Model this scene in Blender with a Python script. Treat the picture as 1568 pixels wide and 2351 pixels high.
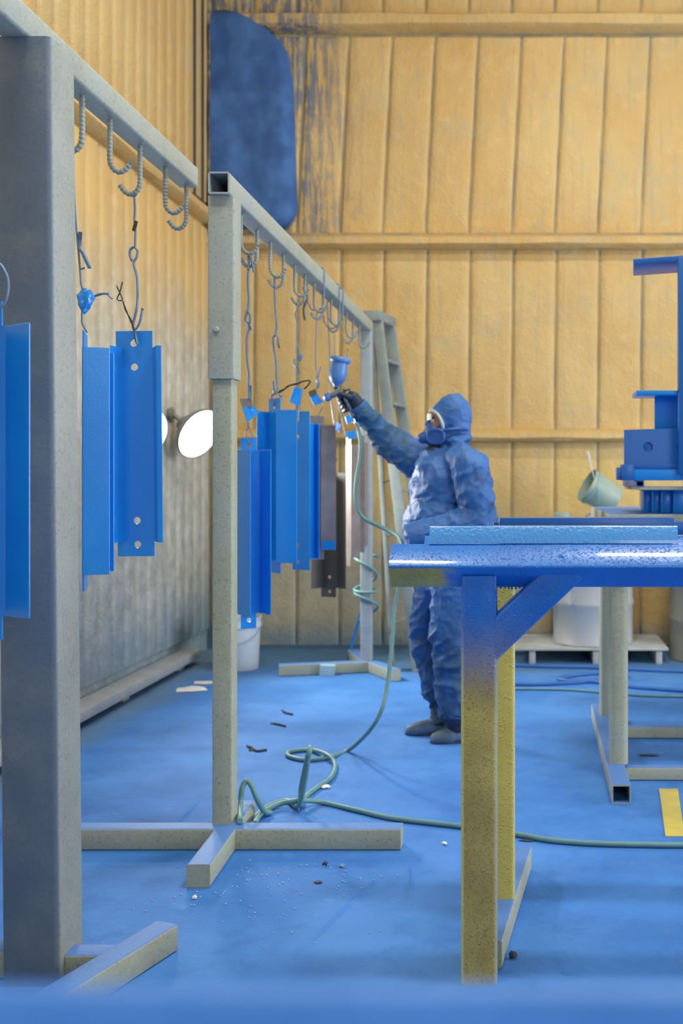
import bpy, bmesh, math, random
from mathutils import Vector, Matrix, Quaternion, noise
random.seed(7)
for o in list(bpy.data.objects): bpy.data.objects.remove(o, do_unlink=True)
S = bpy.context.scene
COL = S.collection
# ------------------------------------------------------------------ camera
FPX, CX, CY, CAMH = 2400.0, 1204.0, 1101.0, 1.31      # focal length / vanishing point in photo pixels, eye height
cam_d = bpy.data.cameras.new('camera'); cam = bpy.data.objects.new('camera', cam_d); COL.objects.link(cam)
cam.location = (0, 0, CAMH); cam.rotation_euler = (math.pi/2, 0, 0)
cam_d.sensor_fit = 'VERTICAL'; cam_d.sensor_height = 36.0; cam_d.sensor_width = 24.0
cam_d.lens = FPX/2351*36.0
cam_d.shift_x = (784-CX)/2351; cam_d.shift_y = -(1175.5-CY)/2351
cam_d.clip_start = 0.02; cam_d.clip_end = 100
cam_d.dof.use_dof = True; cam_d.dof.focus_distance = 3.1; cam_d.dof.aperture_fstop = 3.2
S.camera = cam
# ------------------------------------------------------------------ world, lights, exposure
W = bpy.data.worlds.new('world'); S.world = W; W.use_nodes = True
W.node_tree.nodes['Background'].inputs[0].default_value = (0.80, 0.88, 1.0, 1)
W.node_tree.nodes['Background'].inputs[1].default_value = 0.55
def area(name, loc, target, size, power, color=(1, 1, 1), shape='RECTANGLE', sy=None):
    l = bpy.data.lights.new(name, 'AREA'); l.energy = power; l.color = color; l.shape = shape
    l.size = size
    if sy: l.size_y = sy
    o = bpy.data.objects.new(name, l); COL.objects.link(o); o.location = loc
    d = Vector(target)-Vector(loc); o.rotation_euler = d.to_track_quat('-Z', 'Y').to_euler()
    return o
area('high_bay_light', (0.6, 5.4, 5.75), (0.6, 5.5, 0), 1.3, 125, (1.0, .95, .86))
area('high_bay_light', (1.15, 2.45, 5.75), (1.15, 2.45, 0), 1.3, 190, (1.0, .96, .88))
area('high_bay_light', (-1.2, 1.6, 5.75), (-.9, 2.6, 0), 1.3, 120, (1.0, .96, .9))
area('unseen_daylight', (6.4, 3.9, 2.1), (-1.5, 5.0, 1.6), 3.8, 570, (.93, .96, 1.0), sy=3.4)
area('unseen_daylight', (2.5, -4.7, 2.9), (.2, 4.0, 1.2), 3.0, 230, (.86, .93, 1.0), sy=3.6)  # front fill added from behind the camera; its source is unseen
S.view_settings.view_transform = 'Standard'; S.view_settings.look = 'None'
S.view_settings.gamma = 1.0; S.view_settings.use_curve_mapping = False
S.view_settings.exposure = -0.60
# ------------------------------------------------------------------ helpers
def P(px, py, Y): return Vector(((px-CX)*Y/FPX, Y, CAMH-(py-CY)*Y/FPX))
def Fl(px, py, z=0.0):
    Y = (CAMH-z)*FPX/(py-CY); return Vector(((px-CX)*Y/FPX, Y, z))
def XY(px, Y): return ((px-CX)*Y/FPX, Y)
def ZP(py, Y): return CAMH-(py-CY)*Y/FPX
def tag(o, label=None, cat=None, group=None, kind=None):
    if label: o['label'] = label
    if cat: o['category'] = cat
    if group: o['group'] = group
    if kind: o['kind'] = kind
    return o
def empty(name, loc, label=None, cat=None, group=None):
    o = bpy.data.objects.new(name, None); COL.objects.link(o); o.location = loc; o.empty_display_size = .05
    return tag(o, label, cat, group)
def link_mesh(name, me, mat=None, parent=None, ang=40):
    o = bpy.data.objects.new(name, me); COL.objects.link(o)
    if mat is not None and not me.materials:
        for m in (mat if isinstance(mat, (list, tuple)) else [mat]): me.materials.append(m)
    if parent is not None:
        o.parent = parent
        o.matrix_parent_inverse = Matrix.Translation(parent.location).inverted()
    return o
def obj(name, bm, mat, parent=None, ang=40, smooth=True):
    bmesh.ops.recalc_face_normals(bm, faces=bm.faces[:])
    me = bpy.data.meshes.new(name); bm.to_mesh(me); bm.free()
    if smooth:
        me.polygons.foreach_set('use_smooth', [True]*len(me.polygons))
        me.set_sharp_from_angle(angle=math.radians(ang))
    return link_mesh(name, me, mat, parent)
def B(): return bmesh.new()
def box(bm, lo, hi, bev=0.0, M=None, seg=2):
    r = bmesh.ops.create_cube(bm, size=1.0); vs = r['verts']
    lo, hi = Vector(lo), Vector(hi); c = (lo+hi)/2; d = hi-lo
    for v in vs: v.co = Vector((v.co.x*d.x, v.co.y*d.y, v.co.z*d.z))+c
    if bev > 0:
        es = list({e for v in vs for e in v.link_edges})
        g = bmesh.ops.bevel(bm, geom=es, offset=bev, segments=seg, profile=.5, affect='EDGES')
        vs = list({v for f in g['faces'] for v in f.verts} | {v for v in vs if v.is_valid})
    if M is not None:
        for v in vs: v.co = M @ v.co
    return vs
def frame(d, up=(0, 0, 1)):
    d = Vector(d).normalized(); up = Vector(up)
    if abs(d.dot(up)) > .97: up = Vector((0, 1, 0))
    x = d.cross(up).normalized(); y = x.cross(d).normalized()
    return x, y
def loft(bm, rings, caps=(True, True), closed=True):
    R = [[bm.verts.new(p) for p in r] for r in rings]; n = len(R[0])
    for a, b in zip(R, R[1:]):
        for i in range(n if closed else n-1):
            j = (i+1) % n; bm.faces.new((a[i], a[j], b[j], b[i]))
    if caps[0]: bm.faces.new(R[0][::-1])
    if caps[1]: bm.faces.new(R[-1])
    return R
def rrect(w, h, r, seg=3):
    pts = []
    for cx, cy, a0 in ((w/2-r, h/2-r, 0), (-w/2+r, h/2-r, 90), (-w/2+r, -h/2+r, 180), (w/2-r, -h/2+r, 270)):
        for k in range(seg+1):
            a = math.radians(a0+90*k/seg); pts.append((cx+r*math.cos(a), cy+r*math.sin(a)))
    return pts
def sqtube(bm, p0, p1, w, h=None, r=.008, up=(0, 0, 1), roll=0.0, hollow=(False, False), wall=.006):
    """square steel tube from p0 to p1; hollow ends are open with a recessed interior"""
    h = h or w; p0, p1 = Vector(p0), Vector(p1); d = (p1-p0).normalized(); x, y = frame(d, up)
    if roll:
        q = Quaternion(d, roll); x = q @ x; y = q @ y
    o = rrect(w, h, r); i_ = rrect(w-2*wall, h-2*wall, max(r-wall, .002))
    R = lambda p, pts: [p+x*a+y*b for a, b in pts]
    rings = []
    dep = min(.3, (p1-p0).length*.45)
    if hollow[0]: rings += [R(p0+d*dep, i_), R(p0, i_)]
    rings += [R(p0, o), R(p1, o)]
    if hollow[1]: rings += [R(p1, i_), R(p1-d*dep, i_)]
    loft(bm, rings)
def smooth_pts(pts, n=6):
    pts = [Vector(p) for p in pts]
    if len(pts) < 3: return pts
    out = []; ext = [pts[0]*2-pts[1]]+pts+[pts[-1]*2-pts[-2]]
    for i in range(1, len(ext)-2):
        a, b, c, d = ext[i-1:i+3]
        for k in range(n):
            t = k/n
            out.append(.5*((2*b)+(c-a)*t+(2*a-5*b+4*c-d)*t*t+(3*b-a-3*c+d)*t**3))
    out.append(pts[-1]); return out
def tube(bm, pts, r, n=8, smooth=0, taper=None):
    pts = smooth_pts(pts, smooth) if smooth else [Vector(p) for p in pts]
    rings = []; x = None
    for i, p in enumerate(pts):
        d = (pts[min(i+1, len(pts)-1)]-pts[max(i-1, 0)])
        if d.length < 1e-9: d = Vector((0, 0, 1))
        d.normalize()
        if x is None: x, y = frame(d)
        else:
            x = (x-d*x.dot(d)); x = x.normalized() if x.length > 1e-6 else frame(d)[0]; y = d.cross(x)
        rr = r if taper is None else r*taper(i/(len(pts)-1))
        rings.append([p+(x*math.cos(2*math.pi*k/n)+y*math.sin(2*math.pi*k/n))*rr for k in range(n)])
    loft(bm, rings)
def lathe(bm, prof, n=24, M=None, caps=(True, True)):
    rings = [[Vector((r*math.cos(2*math.pi*k/n), r*math.sin(2*math.pi*k/n), z)) for k in range(n)] for r, z in prof]
    if M is not None: rings = [[M @ p for p in r] for r in rings]
    loft(bm, rings, caps)
def plate_holes(bm, outline, holes, toW, th, nrm):
    """flat plate: 2-D outline with round holes, thickness th along nrm"""
    tmp = bmesh.new(); 
    def loop(pts):
        vs = [tmp.verts.new((a, b, 0)) for a, b in pts]
        for i in range(len(vs)): tmp.edges.new((vs[i], vs[(i+1) % len(vs)]))
    loop(outline)
    for (cx, cy, r) in holes:
        loop([(cx+r*math.cos(2*math.pi*k/16), cy+r*math.sin(2*math.pi*k/16)) for k in range(16)])
    bmesh.ops.triangle_fill(tmp, use_beauty=True, use_dissolve=False, edges=tmp.edges[:])
    fs = tmp.faces[:]
    g = bmesh.ops.extrude_face_region(tmp, geom=fs)
    ex = [e for e in g['geom'] if isinstance(e, bmesh.types.BMVert)]
    for v in ex: v.co.z = th
    idx = {}
    nrm = Vector(nrm)
    for v in tmp.verts: idx[v] = bm.verts.new(toW(v.co.x, v.co.y)+nrm*v.co.z)
    for f in tmp.faces:
        try: bm.faces.new([idx[v] for v in f.verts])
        except ValueError: pass
    tmp.free()
# ------------------------------------------------------------------ materials
class NT:
    def __init__(s, name):
        s.m = bpy.data.materials.new(name); s.m.use_nodes = True; s.t = s.m.node_tree; s.N = s.t.nodes
        s.b = s.N['Principled BSDF']; s.geo = None
    def n(s, typ, **kw):
        x = s.N.new(typ)
        for k, v in kw.items(): setattr(x, k, v)
        return x
    def L(s, a, b): s.t.links.new(a, b)
    def pos(s):
        if not s.geo: s.geo = s.n('ShaderNodeNewGeometry')
        return s.geo.outputs['Position']
    def nrm(s): s.pos(); return s.geo.outputs['Normal']
    def xyz(s, sock):
        x = s.n('ShaderNodeSeparateXYZ'); s.L(sock, x.inputs[0]); return x.outputs
    def noise(s, scale, detail=4, rough=.55, stretch=None, dist=0):
        src = s.pos()
        if stretch:
            m = s.n('ShaderNodeVectorMath', operation='MULTIPLY'); s.L(src, m.inputs[0]); m.inputs[1].default_value = stretch; src = m.outputs[0]
        t = s.n('ShaderNodeTexNoise'); s.L(src, t.inputs['Vector']); t.inputs['Scale'].default_value = scale
        t.inputs['Detail'].default_value = detail; t.inputs['Roughness'].default_value = rough; t.inputs['Distortion'].default_value = dist
        return t.outputs['Fac']
    def rng(s, v, a, b, c=0, d=1, smooth=True):
        m = s.n('ShaderNodeMapRange'); m.interpolation_type = 'SMOOTHSTEP' if smooth else 'LINEAR'
        s.L(v, m.inputs[0]); m.inputs[1].default_value = a; m.inputs[2].default_value = b
        m.inputs[3].default_value = c; m.inputs[4].default_value = d; return m.outputs[0]
    def math(s, op, a, b=None, clamp=False):
        m = s.n('ShaderNodeMath', operation=op); m.use_clamp = clamp
        for i, v in enumerate((a, b)):
            if v is None: continue
            if isinstance(v, (int, float)): m.inputs[i].default_value = v
            else: s.L(v, m.inputs[i])
        return m.outputs[0]
    def mix(s, f, a, b):
        m = s.n('ShaderNodeMix', data_type='RGBA')
        if isinstance(f, (int, float)): m.inputs[0].default_value = f
        else: s.L(f, m.inputs[0])
        for i, v in ((6, a), (7, b)):
            if isinstance(v, (tuple, list)): m.inputs[i].default_value = (*v, 1)
            else: s.L(v, m.inputs[i])
        return m.outputs[2]
    def out(s, col, rough=.5, metal=0, coat=0, bump=None, bstr=.2, bdist=.01, spec=None):
        if isinstance(col, (tuple, list)): s.b.inputs['Base Color'].default_value = (*col, 1)
        else: s.L(col, s.b.inputs['Base Color'])
        if isinstance(rough, (int, float)): s.b.inputs['Roughness'].default_value = rough
        else: s.L(rough, s.b.inputs['Roughness'])
        s.b.inputs['Metallic'].default_value = metal
        if coat: s.b.inputs['Coat Weight'].default_value = coat; s.b.inputs['Coat Roughness'].default_value = .08
        if spec is not None: s.b.inputs['Specular IOR Level'].default_value = spec
        if bump is not None:
            b = s.n('ShaderNodeBump'); b.inputs['Strength'].default_value = bstr; b.inputs['Distance'].default_value = bdist
            s.L(bump, b.inputs['Height']); s.L(b.outputs[0], s.b.inputs['Normal'])
        return s.m
FLOORBLUE = (.062, .215, .62)
def m_floor():
    t = NT('blue_dusted_floor')
    n1 = t.noise(1.3, 5); n2 = t.noise(16, 6, .7); n3 = t.noise(230, 2)
    c = t.mix(t.rng(n1, .3, .7), (.040, .175, .54), (.078, .255, .68))
    c = t.mix(t.math('MULTIPLY', t.rng(n2, .58, .78), .55), c, (.11, .22, .45))
    c = t.mix(t.math('MULTIPLY', t.rng(n3, .55, .8), .35), c, (.02, .085, .30))
    # floor shifts to greenish grey towards the far walls
    x, y, z = t.xyz(t.pos())
    far = t.rng(t.math('ADD', y, t.math('MULTIPLY', n1, 1.2)), 7.2, 8.4)
    c = t.mix(t.math('MULTIPLY', far, .75), c, (.10, .20, .27))
    lf = t.rng(t.math('ADD', x, t.math('MULTIPLY', n1, .5)), -1.75, -2.1)
    c = t.mix(t.math('MULTIPLY', lf, .7), c, (.17, .27, .34))
    n4 = t.noise(4.5, 6, .72); c = t.mix(t.math('MULTIPLY', t.rng(n4, .48, .70), .42), c, (.028, .12, .42)); c = t.mix(t.math('MULTIPLY', t.rng(n4, .42, .25), .35), c, (.17, .38, .80))
    wr = t.noise(3.2, 3, .5, dist=1.2)
    return t.out(c, .7, bump=t.math('ADD', t.math('MULTIPLY', wr, 2.0), n2), bstr=.4, bdist=.012, spec=.18)
def m_rib():
    t = NT('dark_rib_groove'); n = t.noise(7, 5, .6, stretch=(1, 1, .4)); c = t.mix(t.rng(n, .4, .65), (.45, .38, .20), (.25, .27, .23)); z = t.xyz(t.pos())[2]
    return t.out(t.mix(t.rng(z, .3, .1), c, (.08, .14, .2)), .8)
def m_foam(name='golden_spray_foam', left=False):
    t = NT(name)
    n1 = t.noise(1.1, 4); n2 = t.noise(9, 6, .65); n3 = t.noise(60, 3); st = t.noise(5, 5, .6, stretch=(5, 5, .35))
    c = t.mix(t.rng(n1, .3, .7), (.60, .39, .135), (.66, .47, .19))
    c = t.mix(t.math('MULTIPLY', t.rng(n2, .5, .75), .45), c, (.74, .55, .25))
    c = t.mix(t.math('MULTIPLY', t.rng(st, .50, .70), .5), c, (.44, .37, .21))
    n5 = t.noise(3.3, 6, .68); c = t.mix(t.math('MULTIPLY', t.rng(n5, .5, .72), .45), c, (.46, .42, .27))
    x, y, z = t.xyz(t.pos())
    wob = t.math('MULTIPLY', t.math('SUBTRACT', n1, .5), 1.2)
    if left:
        low = t.rng(t.math('ADD', z, wob), 3.0, 1.85)
        c = t.mix(t.math('MULTIPLY', low, .88), c, t.mix(t.rng(n2, .35, .65), (.44, .46, .42), (.62, .63, .57)))
        bl = t.rng(t.math('ADD', z, t.math('MULTIPLY', wob, .7)), .65, .1)
        c = t.mix(t.math('MULTIPLY', bl, .75), c, (.19, .32, .43))
    else:
        xw = t.math('ADD', x, t.math('MULTIPLY', wob, .5))
        low = t.math('MULTIPLY', t.rng(t.math('ADD', z, t.math('MULTIPLY', wob, .6)), 1.25, .5), t.rng(xw, .6, -.4))
        c = t.mix(t.math('MULTIPLY', low, .85), c, t.mix(t.rng(n2, .35, .65), (.36, .35, .27), (.44, .42, .31)))
        bl = t.rng(z, .28, .02)
        c = t.mix(t.math('MULTIPLY', bl, .7), c, (.13, .24, .34))
        # blue overspray drifting off the blue cover
        ov = t.math('MULTIPLY', t.math('MULTIPLY', t.rng(xw, -1.15, -1.75), t.rng(z, 3.0, 3.35)), t.rng(t.math('ADD', st, t.math('MULTIPLY', n2, .5)), .62, .86))
        c = t.mix(t.math('MULTIPLY', ov, .85), c, (.085, .145, .225))
        yl = t.math('MULTIPLY', t.rng(n1, .5, .68), t.rng(z, 1.6, 1.2))
        c = t.mix(t.math('MULTIPLY', yl, .5), c, (.66, .50, .10))
    return t.out(c, .62, bump=t.math('ADD', n2, t.math('MULTIPLY', n3, .35)), bstr=.5, bdist=.03)
def m_galv(name, base=(.33, .37, .33), blue=.35, dusty=True, front=0.0):
    """galvanised / grey-painted tube, speckled, dusted blue on what faces up"""
    t = NT(name)
    n1 = t.noise(4.5, 5); n2 = t.noise(105, 5, .75); n3 = t.noise(26, 5)
    c = t.mix(t.rng(n1, .35, .68), base, tuple(v*1.18 for v in base))
    c = t.mix(t.math('MULTIPLY', t.rng(n3, .55, .75), .35), c, (.42, .41, .27))
    c = t.mix(t.math('MULTIPLY', t.rng(n2, .53, .68), .55), c, (.12, .13, .11)); c = t.mix(t.math('MULTIPLY', t.rng(n2, .44, .32), .35), c, (.55, .57, .52))
    nx, ny, nz = t.xyz(t.nrm())
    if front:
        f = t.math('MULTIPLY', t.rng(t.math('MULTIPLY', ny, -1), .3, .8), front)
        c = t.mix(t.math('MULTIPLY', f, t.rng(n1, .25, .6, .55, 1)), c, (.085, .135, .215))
    elif blue:
        c = t.mix(t.math('MULTIPLY', t.rng(n1, .45, .75), blue), c, (.18, .27, .38))
    if dusty:
        c = t.mix(t.math('MULTIPLY', t.rng(nz, .5, .85), .92), c, FLOORBLUE)
    return t.out(c, .55, spec=.4, bump=t.math('ADD', n2, n3), bstr=.35, bdist=.004)
def m_gloss(name, col=(.006, .235, .74), bstr=.10, rough=.22):
    t = NT(name); n1 = t.noise(3, 3); n2 = t.noise(120, 3)
    c = t.mix(t.rng(n1, .3, .7), col, (col[0]*1.3+.004, col[1]*1.18, col[2]*1.1))
    return t.out(c, rough+.06, coat=(1.0 if name.startswith('light') else .18) if rough < .3 else .05, bump=n2, bstr=bstr, bdist=.003)
def m_table():
    t = NT('yellow_bench_paint_with_blue_overspray')
    x, y, z = t.xyz(t.pos()); n1 = t.noise(5, 4); n2 = t.noise(170, 4, .7); n3 = t.noise(38, 5, .65)
    nx, ny, nz = t.xyz(t.nrm())
    yel = t.mix(t.rng(n1, .3, .7), (.43, .31, .06), (.62, .49, .11))
    yel = t.mix(t.math('MULTIPLY', t.rng(n2, .53, .66), .75), yel, (.17, .16, .05))
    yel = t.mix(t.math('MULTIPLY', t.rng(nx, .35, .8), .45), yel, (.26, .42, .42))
    yel = t.mix(t.rng(nx, -.3, -.6), yel, (.72, .66, .18))  # highlight along the leg edges painted on left-facing faces
    yel = t.mix(t.math('MULTIPLY', t.rng(y, 2.95, 3.0), .55), yel, (.78, .66, .12))  # rear leg painted lighter: more light on it, less brown overspray
    yel = t.mix(t.rng(nz, .5, .85), yel, FLOORBLUE)
    blu = t.mix(t.rng(n1, .3, .7), (.010, .155, .60), (.016, .20, .70))
    f = t.rng(t.math('ADD', z, t.math('MULTIPLY', t.math('SUBTRACT', n3, .5), .10)), .70, .98)
    f = t.math('MULTIPLY', f, t.rng(y, 3.04, 3.0))
    under = t.math('MULTIPLY', t.rng(nz, -.25, -.5), t.rng(t.math('ADD', x, t.math('MULTIPLY', n3, .08)), -.125, -.19))
    top = t.rng(z, 1.0, 1.02)
    f = t.math('MAXIMUM', f, t.math('MULTIPLY', top, t.rng(y, 2.0, 2.01)))
    f = t.math('MULTIPLY', f, t.math('SUBTRACT', 1.0, t.math('MULTIPLY', under, t.rng(z, 1.0, 1.02))))
    c = t.mix(f, yel, blu)
    blob = t.noise(150, 2, .4)
    return t.out(c, t.rng(f, 0, 1, .5, .30), coat=.5, bump=t.math('ADD', t.math('MULTIPLY', t.rng(blob, .55, .75), .5), t.math('MULTIPLY', n3, .45)), bstr=.85, bdist=.003)
def m_plain(name, col, rough=.6, metal=0, var=.15, bscale=60, bstr=.15, col2=None, sc=8):
    t = NT(name); n1 = t.noise(sc, 5); n2 = t.noise(bscale, 3)
    c = t.mix(t.rng(n1, .35, .68), col, col2 or tuple(min(1, v*(1+var)) for v in col))
    return t.out(c, rough, metal=metal, bump=n2, bstr=bstr, bdist=.004)
def m_drum():
    t = NT('silver_drum_with_blue_runs'); n1 = t.noise(9, 4, .6, stretch=(1, 1, .12)); n2 = t.noise(60, 3)
    c = t.mix(t.rng(n1, .5, .66), (.52, .55, .57), (.20, .36, .60)); return t.out(c, .42, metal=.3, bump=n2, bstr=.1, bdist=.004)
def m_suit():
    t = NT('paint_soaked_blue_coverall'); n1 = t.noise(5, 5); n2 = t.noise(14, 5, .6); n3 = t.noise(90, 3)
    c = t.mix(t.rng(n1, .3, .7), (.022, .110, .34), (.042, .165, .47))
    c = t.mix(t.math('MULTIPLY', t.rng(n2, .55, .75), .7), c, (.012, .05, .14))
    x, y, z = t.xyz(t.pos())
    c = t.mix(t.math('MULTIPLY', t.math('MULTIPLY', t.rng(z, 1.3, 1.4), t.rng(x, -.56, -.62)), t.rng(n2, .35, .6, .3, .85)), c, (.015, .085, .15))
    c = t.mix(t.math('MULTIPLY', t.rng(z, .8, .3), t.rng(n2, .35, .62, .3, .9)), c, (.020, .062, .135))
    return t.out(c, .60, bump=t.math('ADD', n2, t.math('MULTIPLY', n3, .3)), bstr=.5, bdist=.012)
def m_emit(name, col, s):
    t = NT(name); t.b.inputs['Base Color'].default_value = (1, 1, 1, 1)
    t.b.inputs['Emission Color'].default_value = (*col, 1); t.b.inputs['Emission Strength'].default_value = s; return t.m
M = dict(
    floor=m_floor(), rib=m_rib(), foam=m_foam(), foamL=m_foam('golden_foam_fading_to_grey', True),
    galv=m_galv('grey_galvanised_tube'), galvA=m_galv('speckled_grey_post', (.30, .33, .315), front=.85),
    galvF=m_galv('far_post_blue_overspray', (.34, .40, .42), .85), galvB=m_galv('olive_grey_tube', (.36, .385, .285), .25),
    gloss=m_gloss('wet_blue_gloss_paint'), gloss2=m_gloss('wet_blue_gloss_on_weldment', (.008, .110, .41), rough=.3),
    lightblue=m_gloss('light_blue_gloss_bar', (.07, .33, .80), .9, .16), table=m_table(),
    bareblue=m_plain('bare_steel_brown_grey', (.24, .215, .215), .42, .3, bscale=90, col2=(.32, .29, .29)),
    baredark=m_plain('bare_steel_dark', (.11, .105, .098), .45, .5, bscale=90),
    wire=m_plain('blue_dusted_wire', (.13, .22, .36), .5, .3), wiredark=m_plain('dark_tie_wire', (.06, .065, .06), .5, .5),
    rebar=m_plain('dusty_rebar', (.24, .28, .28), .6, .2, bscale=200, col2=(.34, .38, .36)),
    suit=m_suit(), glove=m_plain('dark_rubber_glove', (.018, .032, .062), .5), skin=m_plain('brown_skin', (.30, .135, .07), .5),
    boot=m_plain('dusty_boot', (.05, .085, .12), .65, col2=(.07, .15, .29), sc=16), resp=m_plain('blue_painted_respirator', (.022, .095, .32), .45, bscale=40),
    gog=m_plain('grey_goggle_frame', (.42, .47, .48), .35), eye=m_plain('dark_eye', (.015, .01, .008), .15), eyew=m_plain('eye_white', (.75, .72, .68), .2),
    gunblue=m_plain('blue_painted_gun_cup', (.07, .20, .50), .4, bscale=40), gunmetal=m_plain('paint_spattered_gun_metal', (.08, .13, .22), .35, .6, col2=(.25, .3, .36), sc=40),
    hose=m_plain('teal_rubber_hose', (.12, .27, .28), .5), hoseblue=m_plain('blue_rubber_hose', (.025, .13, .42), .5),
    alu=m_plain('dusty_aluminium', (.23, .30, .32), .5, .2, col2=(.31, .36, .35)), aludark=m_plain('dark_ladder_cap', (.16, .19, .17), .6),
    steeldrum=m_drum(), olddrum=m_plain('silver_drum_with_blue_runs', (.44, .47, .50), .4, .35, col2=(.22, .34, .52), sc=5), olivedrum=m_plain('olive_grey_drum', (.27, .27, .23), .55, .1),
    pail=m_plain('white_plastic_pail', (.62, .66, .68), .5, col2=(.50, .58, .66), sc=4), greenpail=m_plain('pale_green_pail', (.25, .40, .36), .5, col2=(.38, .44, .36), sc=12),
    wood=m_plain('pale_dusty_pallet_wood', (.36, .41, .42), .7, col2=(.46, .48, .47)), cream=m_plain('cream_paper', (.74, .75, .74), .7),
    tarp=m_plain('matte_blue_cover', (.035, .105, .30), .85, col2=(.060, .165, .42), sc=5, bscale=30, bstr=.3),
    dark=m_plain('dark_brown_steel', (.075, .062, .045), .7), twig=m_plain('dark_scrap', (.03, .045, .07), .7), conduit=m_plain('spotted_conduit', (.45, .40, .30), .6, col2=(.12, .15, .2), sc=14),
    yellowline=m_plain('yellow_floor_paint', (.62, .52, .10), .6, col2=(.50, .44, .14)), tape=m_plain('pale_teal_tape', (.28, .45, .52), .6),
    lampbody=m_plain('grey_lamp_body', (.26, .28, .28), .4, .5), lamp=m_emit('lit_lamp_lens', (1, .97, .86), 12),
    dusty=m_plain('dusty_blue_paint', (.030, .20, .70), .42, bscale=300, col2=(.05, .24, .78), sc=14),
    rail=m_plain('grey_dusty_rail', (.33, .37, .42), .6, .0, col2=(.40, .43, .46)), ceil=m_plain('dull_ceiling_foam', (.40, .31, .15), .8), conc=m_plain('concrete', (.4, .4, .38), .8),
)
# ------------------------------------------------------------------ room
YB, XL, XR, YF, ZC = 8.10, -2.46, 7.0, -5.0, 6.2
def struct(name, lo, hi, mat):
    bm = B(); box(bm, lo, hi); o = obj(name, bm, mat, smooth=False); o['kind'] = 'structure'; return o
floor = struct('floor', (XL-.3, YF, -.1), (XR+.3, YB+.3, 0), M['floor'])
struct('ceiling', (XL-.3, YF, ZC), (XR+.3, YB+.3, ZC+.1), M['ceil'])
wall_back = struct('wall_back', (XL-.3, YB, 0), (XR+.3, YB+.2, ZC), M['rib'])
wall_left = struct('wall_left', (XL-.2, YF, 0), (XL, YB, ZC), M['foamL'])
struct('wall_right', (XR, YF, 0), (XR+.2, YB, ZC), M['foam'])
struct('wall_front', (XL-.3, YF-.2, 0), (XR+.3, YF, ZC), M['foam'])
def sub(name, bm, mat, parent, **k): return obj(name, bm, mat, parent, **k)
# foam panels between the ribs of the back wall (each its own piece), three bays high plus the top strip
PW = .333
rows = [(.03, 1.60, 0.0), (1.70, 3.09, .01), (3.22, 4.74, .05), (4.90, 6.15, .03)]
for ri, (z0, z1, sh) in enumerate(rows):
    meshes = []
    for var in range(3):
        bm = B(); nz = 10; us = [0, .03, .07, .2, .4, .6, .8, .93, .97, 1]; nx = len(us)-1; w = PW-.015
        grid = []
        for j in range(nz+1):
            row = []
            for i in range(nx+1):
                u, v = us[i], j/nz
                e = min(u, 1-u)*w; ez = min(v, 1-v)*(z1-z0)
                d = .017*min(1, e/.018)**.5*min(1, ez/.05)**.5 if min(e, ez) > 0 else 0.0
                d += .010*noise.noise(Vector((u*2+var*5, v*5, ri*3.1)))*(1 if min(e, ez) > 0 else 0)
                row.append(bm.verts.new((u*w+sh*(v*(z1-z0))+.004*noise.noise(Vector((v*6, var, i))), -d, z0+v*(z1-z0))))
            grid.append(row)
        for j in range(nz):
            for i in range(nx): bm.faces.new((grid[j][i], grid[j][i+1], grid[j+1][i+1], grid[j+1][i]))
        me = bpy.data.meshes.new('panel'); bm.to_mesh(me); bm.free()
        me.polygons.foreach_set('use_smooth', [True]*len(me.polygons)); me.materials.append(M['foam']); meshes.append(me)
    k0 = -7
    for k in range(k0, 12):
        x = -.434+PW*k+.008
        if x < XL-.02: continue
        o = bpy.data.objects.new('panel', meshes[(k*7+ri) % 3]); COL.objects.link(o); o.parent = wall_back
        o.location = (x, YB-.002, 0)
# rolled girts (ledges) across the back wall
def girt(name, z0, z1, out, mat, back=True):
    bm = B(); n = 40
    prof = [(0, z0), (out*.75, z0+.008), (out, z0+.03), (out*.96, z1-.035), (out*.6, z1-.012), (.03, z1), (0, z1)]
    rings = []
    for i in range(n+1):
        t = i/n
        ring = []
        for k, (d, z) in enumerate(prof):
            q = Vector((t*9, k*.7, z0))
            dz = .008*noise.noise(q*2); dd = .010*noise.noise(q*2+Vector((9, 3, 1)))
            if back: ring.append(Vector((XL+t*6.4, YB+.005-d-dd*(d > .02), z+dz)))
            else: ring.append(Vector((XL-.005+d+dd*(d > .02), .5+t*(YB-.5), z+dz)))
        rings.append(ring)
    loft(bm, rings)
    o = obj(name, bm, mat); o['kind'] = 'structure'; return o
girt('trim_1', 3.085, 3.20, .13, M['foam']); girt('trim_2', 1.60, 1.70, .12, M['foam']); girt('trim_3', 4.76, 4.90, .14, M['foam'])
girt('trim_4', 3.26, 3.37, .11, M['foamL'], False)
# narrow foam ribs of the left wall
def lpanel(z0, z1, sw):
    bm = B(); prof = [(0, 0), (.006, .028), (.03, .036), (sw-.03, .036), (sw-.006, .028), (sw, 0)]
    zs = [z0, z0+.03, (z0+z1)/2, z1-.03, z1]; sc = [0, 1, 1, 1, 0]
    R = [[bm.verts.new((d*s, y, z)) for y, d in prof] for z, s in zip(zs, sc)]
    for a, b in zip(R, R[1:]):
        for i in range(len(a)-1): bm.faces.new((a[i], a[i+1], b[i+1], b[i]))
    me = bpy.data.meshes.new('panel'); bm.to_mesh(me); bm.free()
    me.polygons.foreach_set('use_smooth', [True]*len(me.polygons)); me.materials.append(M['foamL']); return me
for (z0, z1) in ((.14, 3.25), (3.39, 6.15)):
    me = lpanel(z0, z1, .166)
    for k in range(27):
        y = 2.95+k*.19
        if y > YB-.15: break
        o = bpy.data.objects.new('panel', me); COL.objects.link(o); o.parent = wall_left; o.location = (XL+.001, y, 0)
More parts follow.
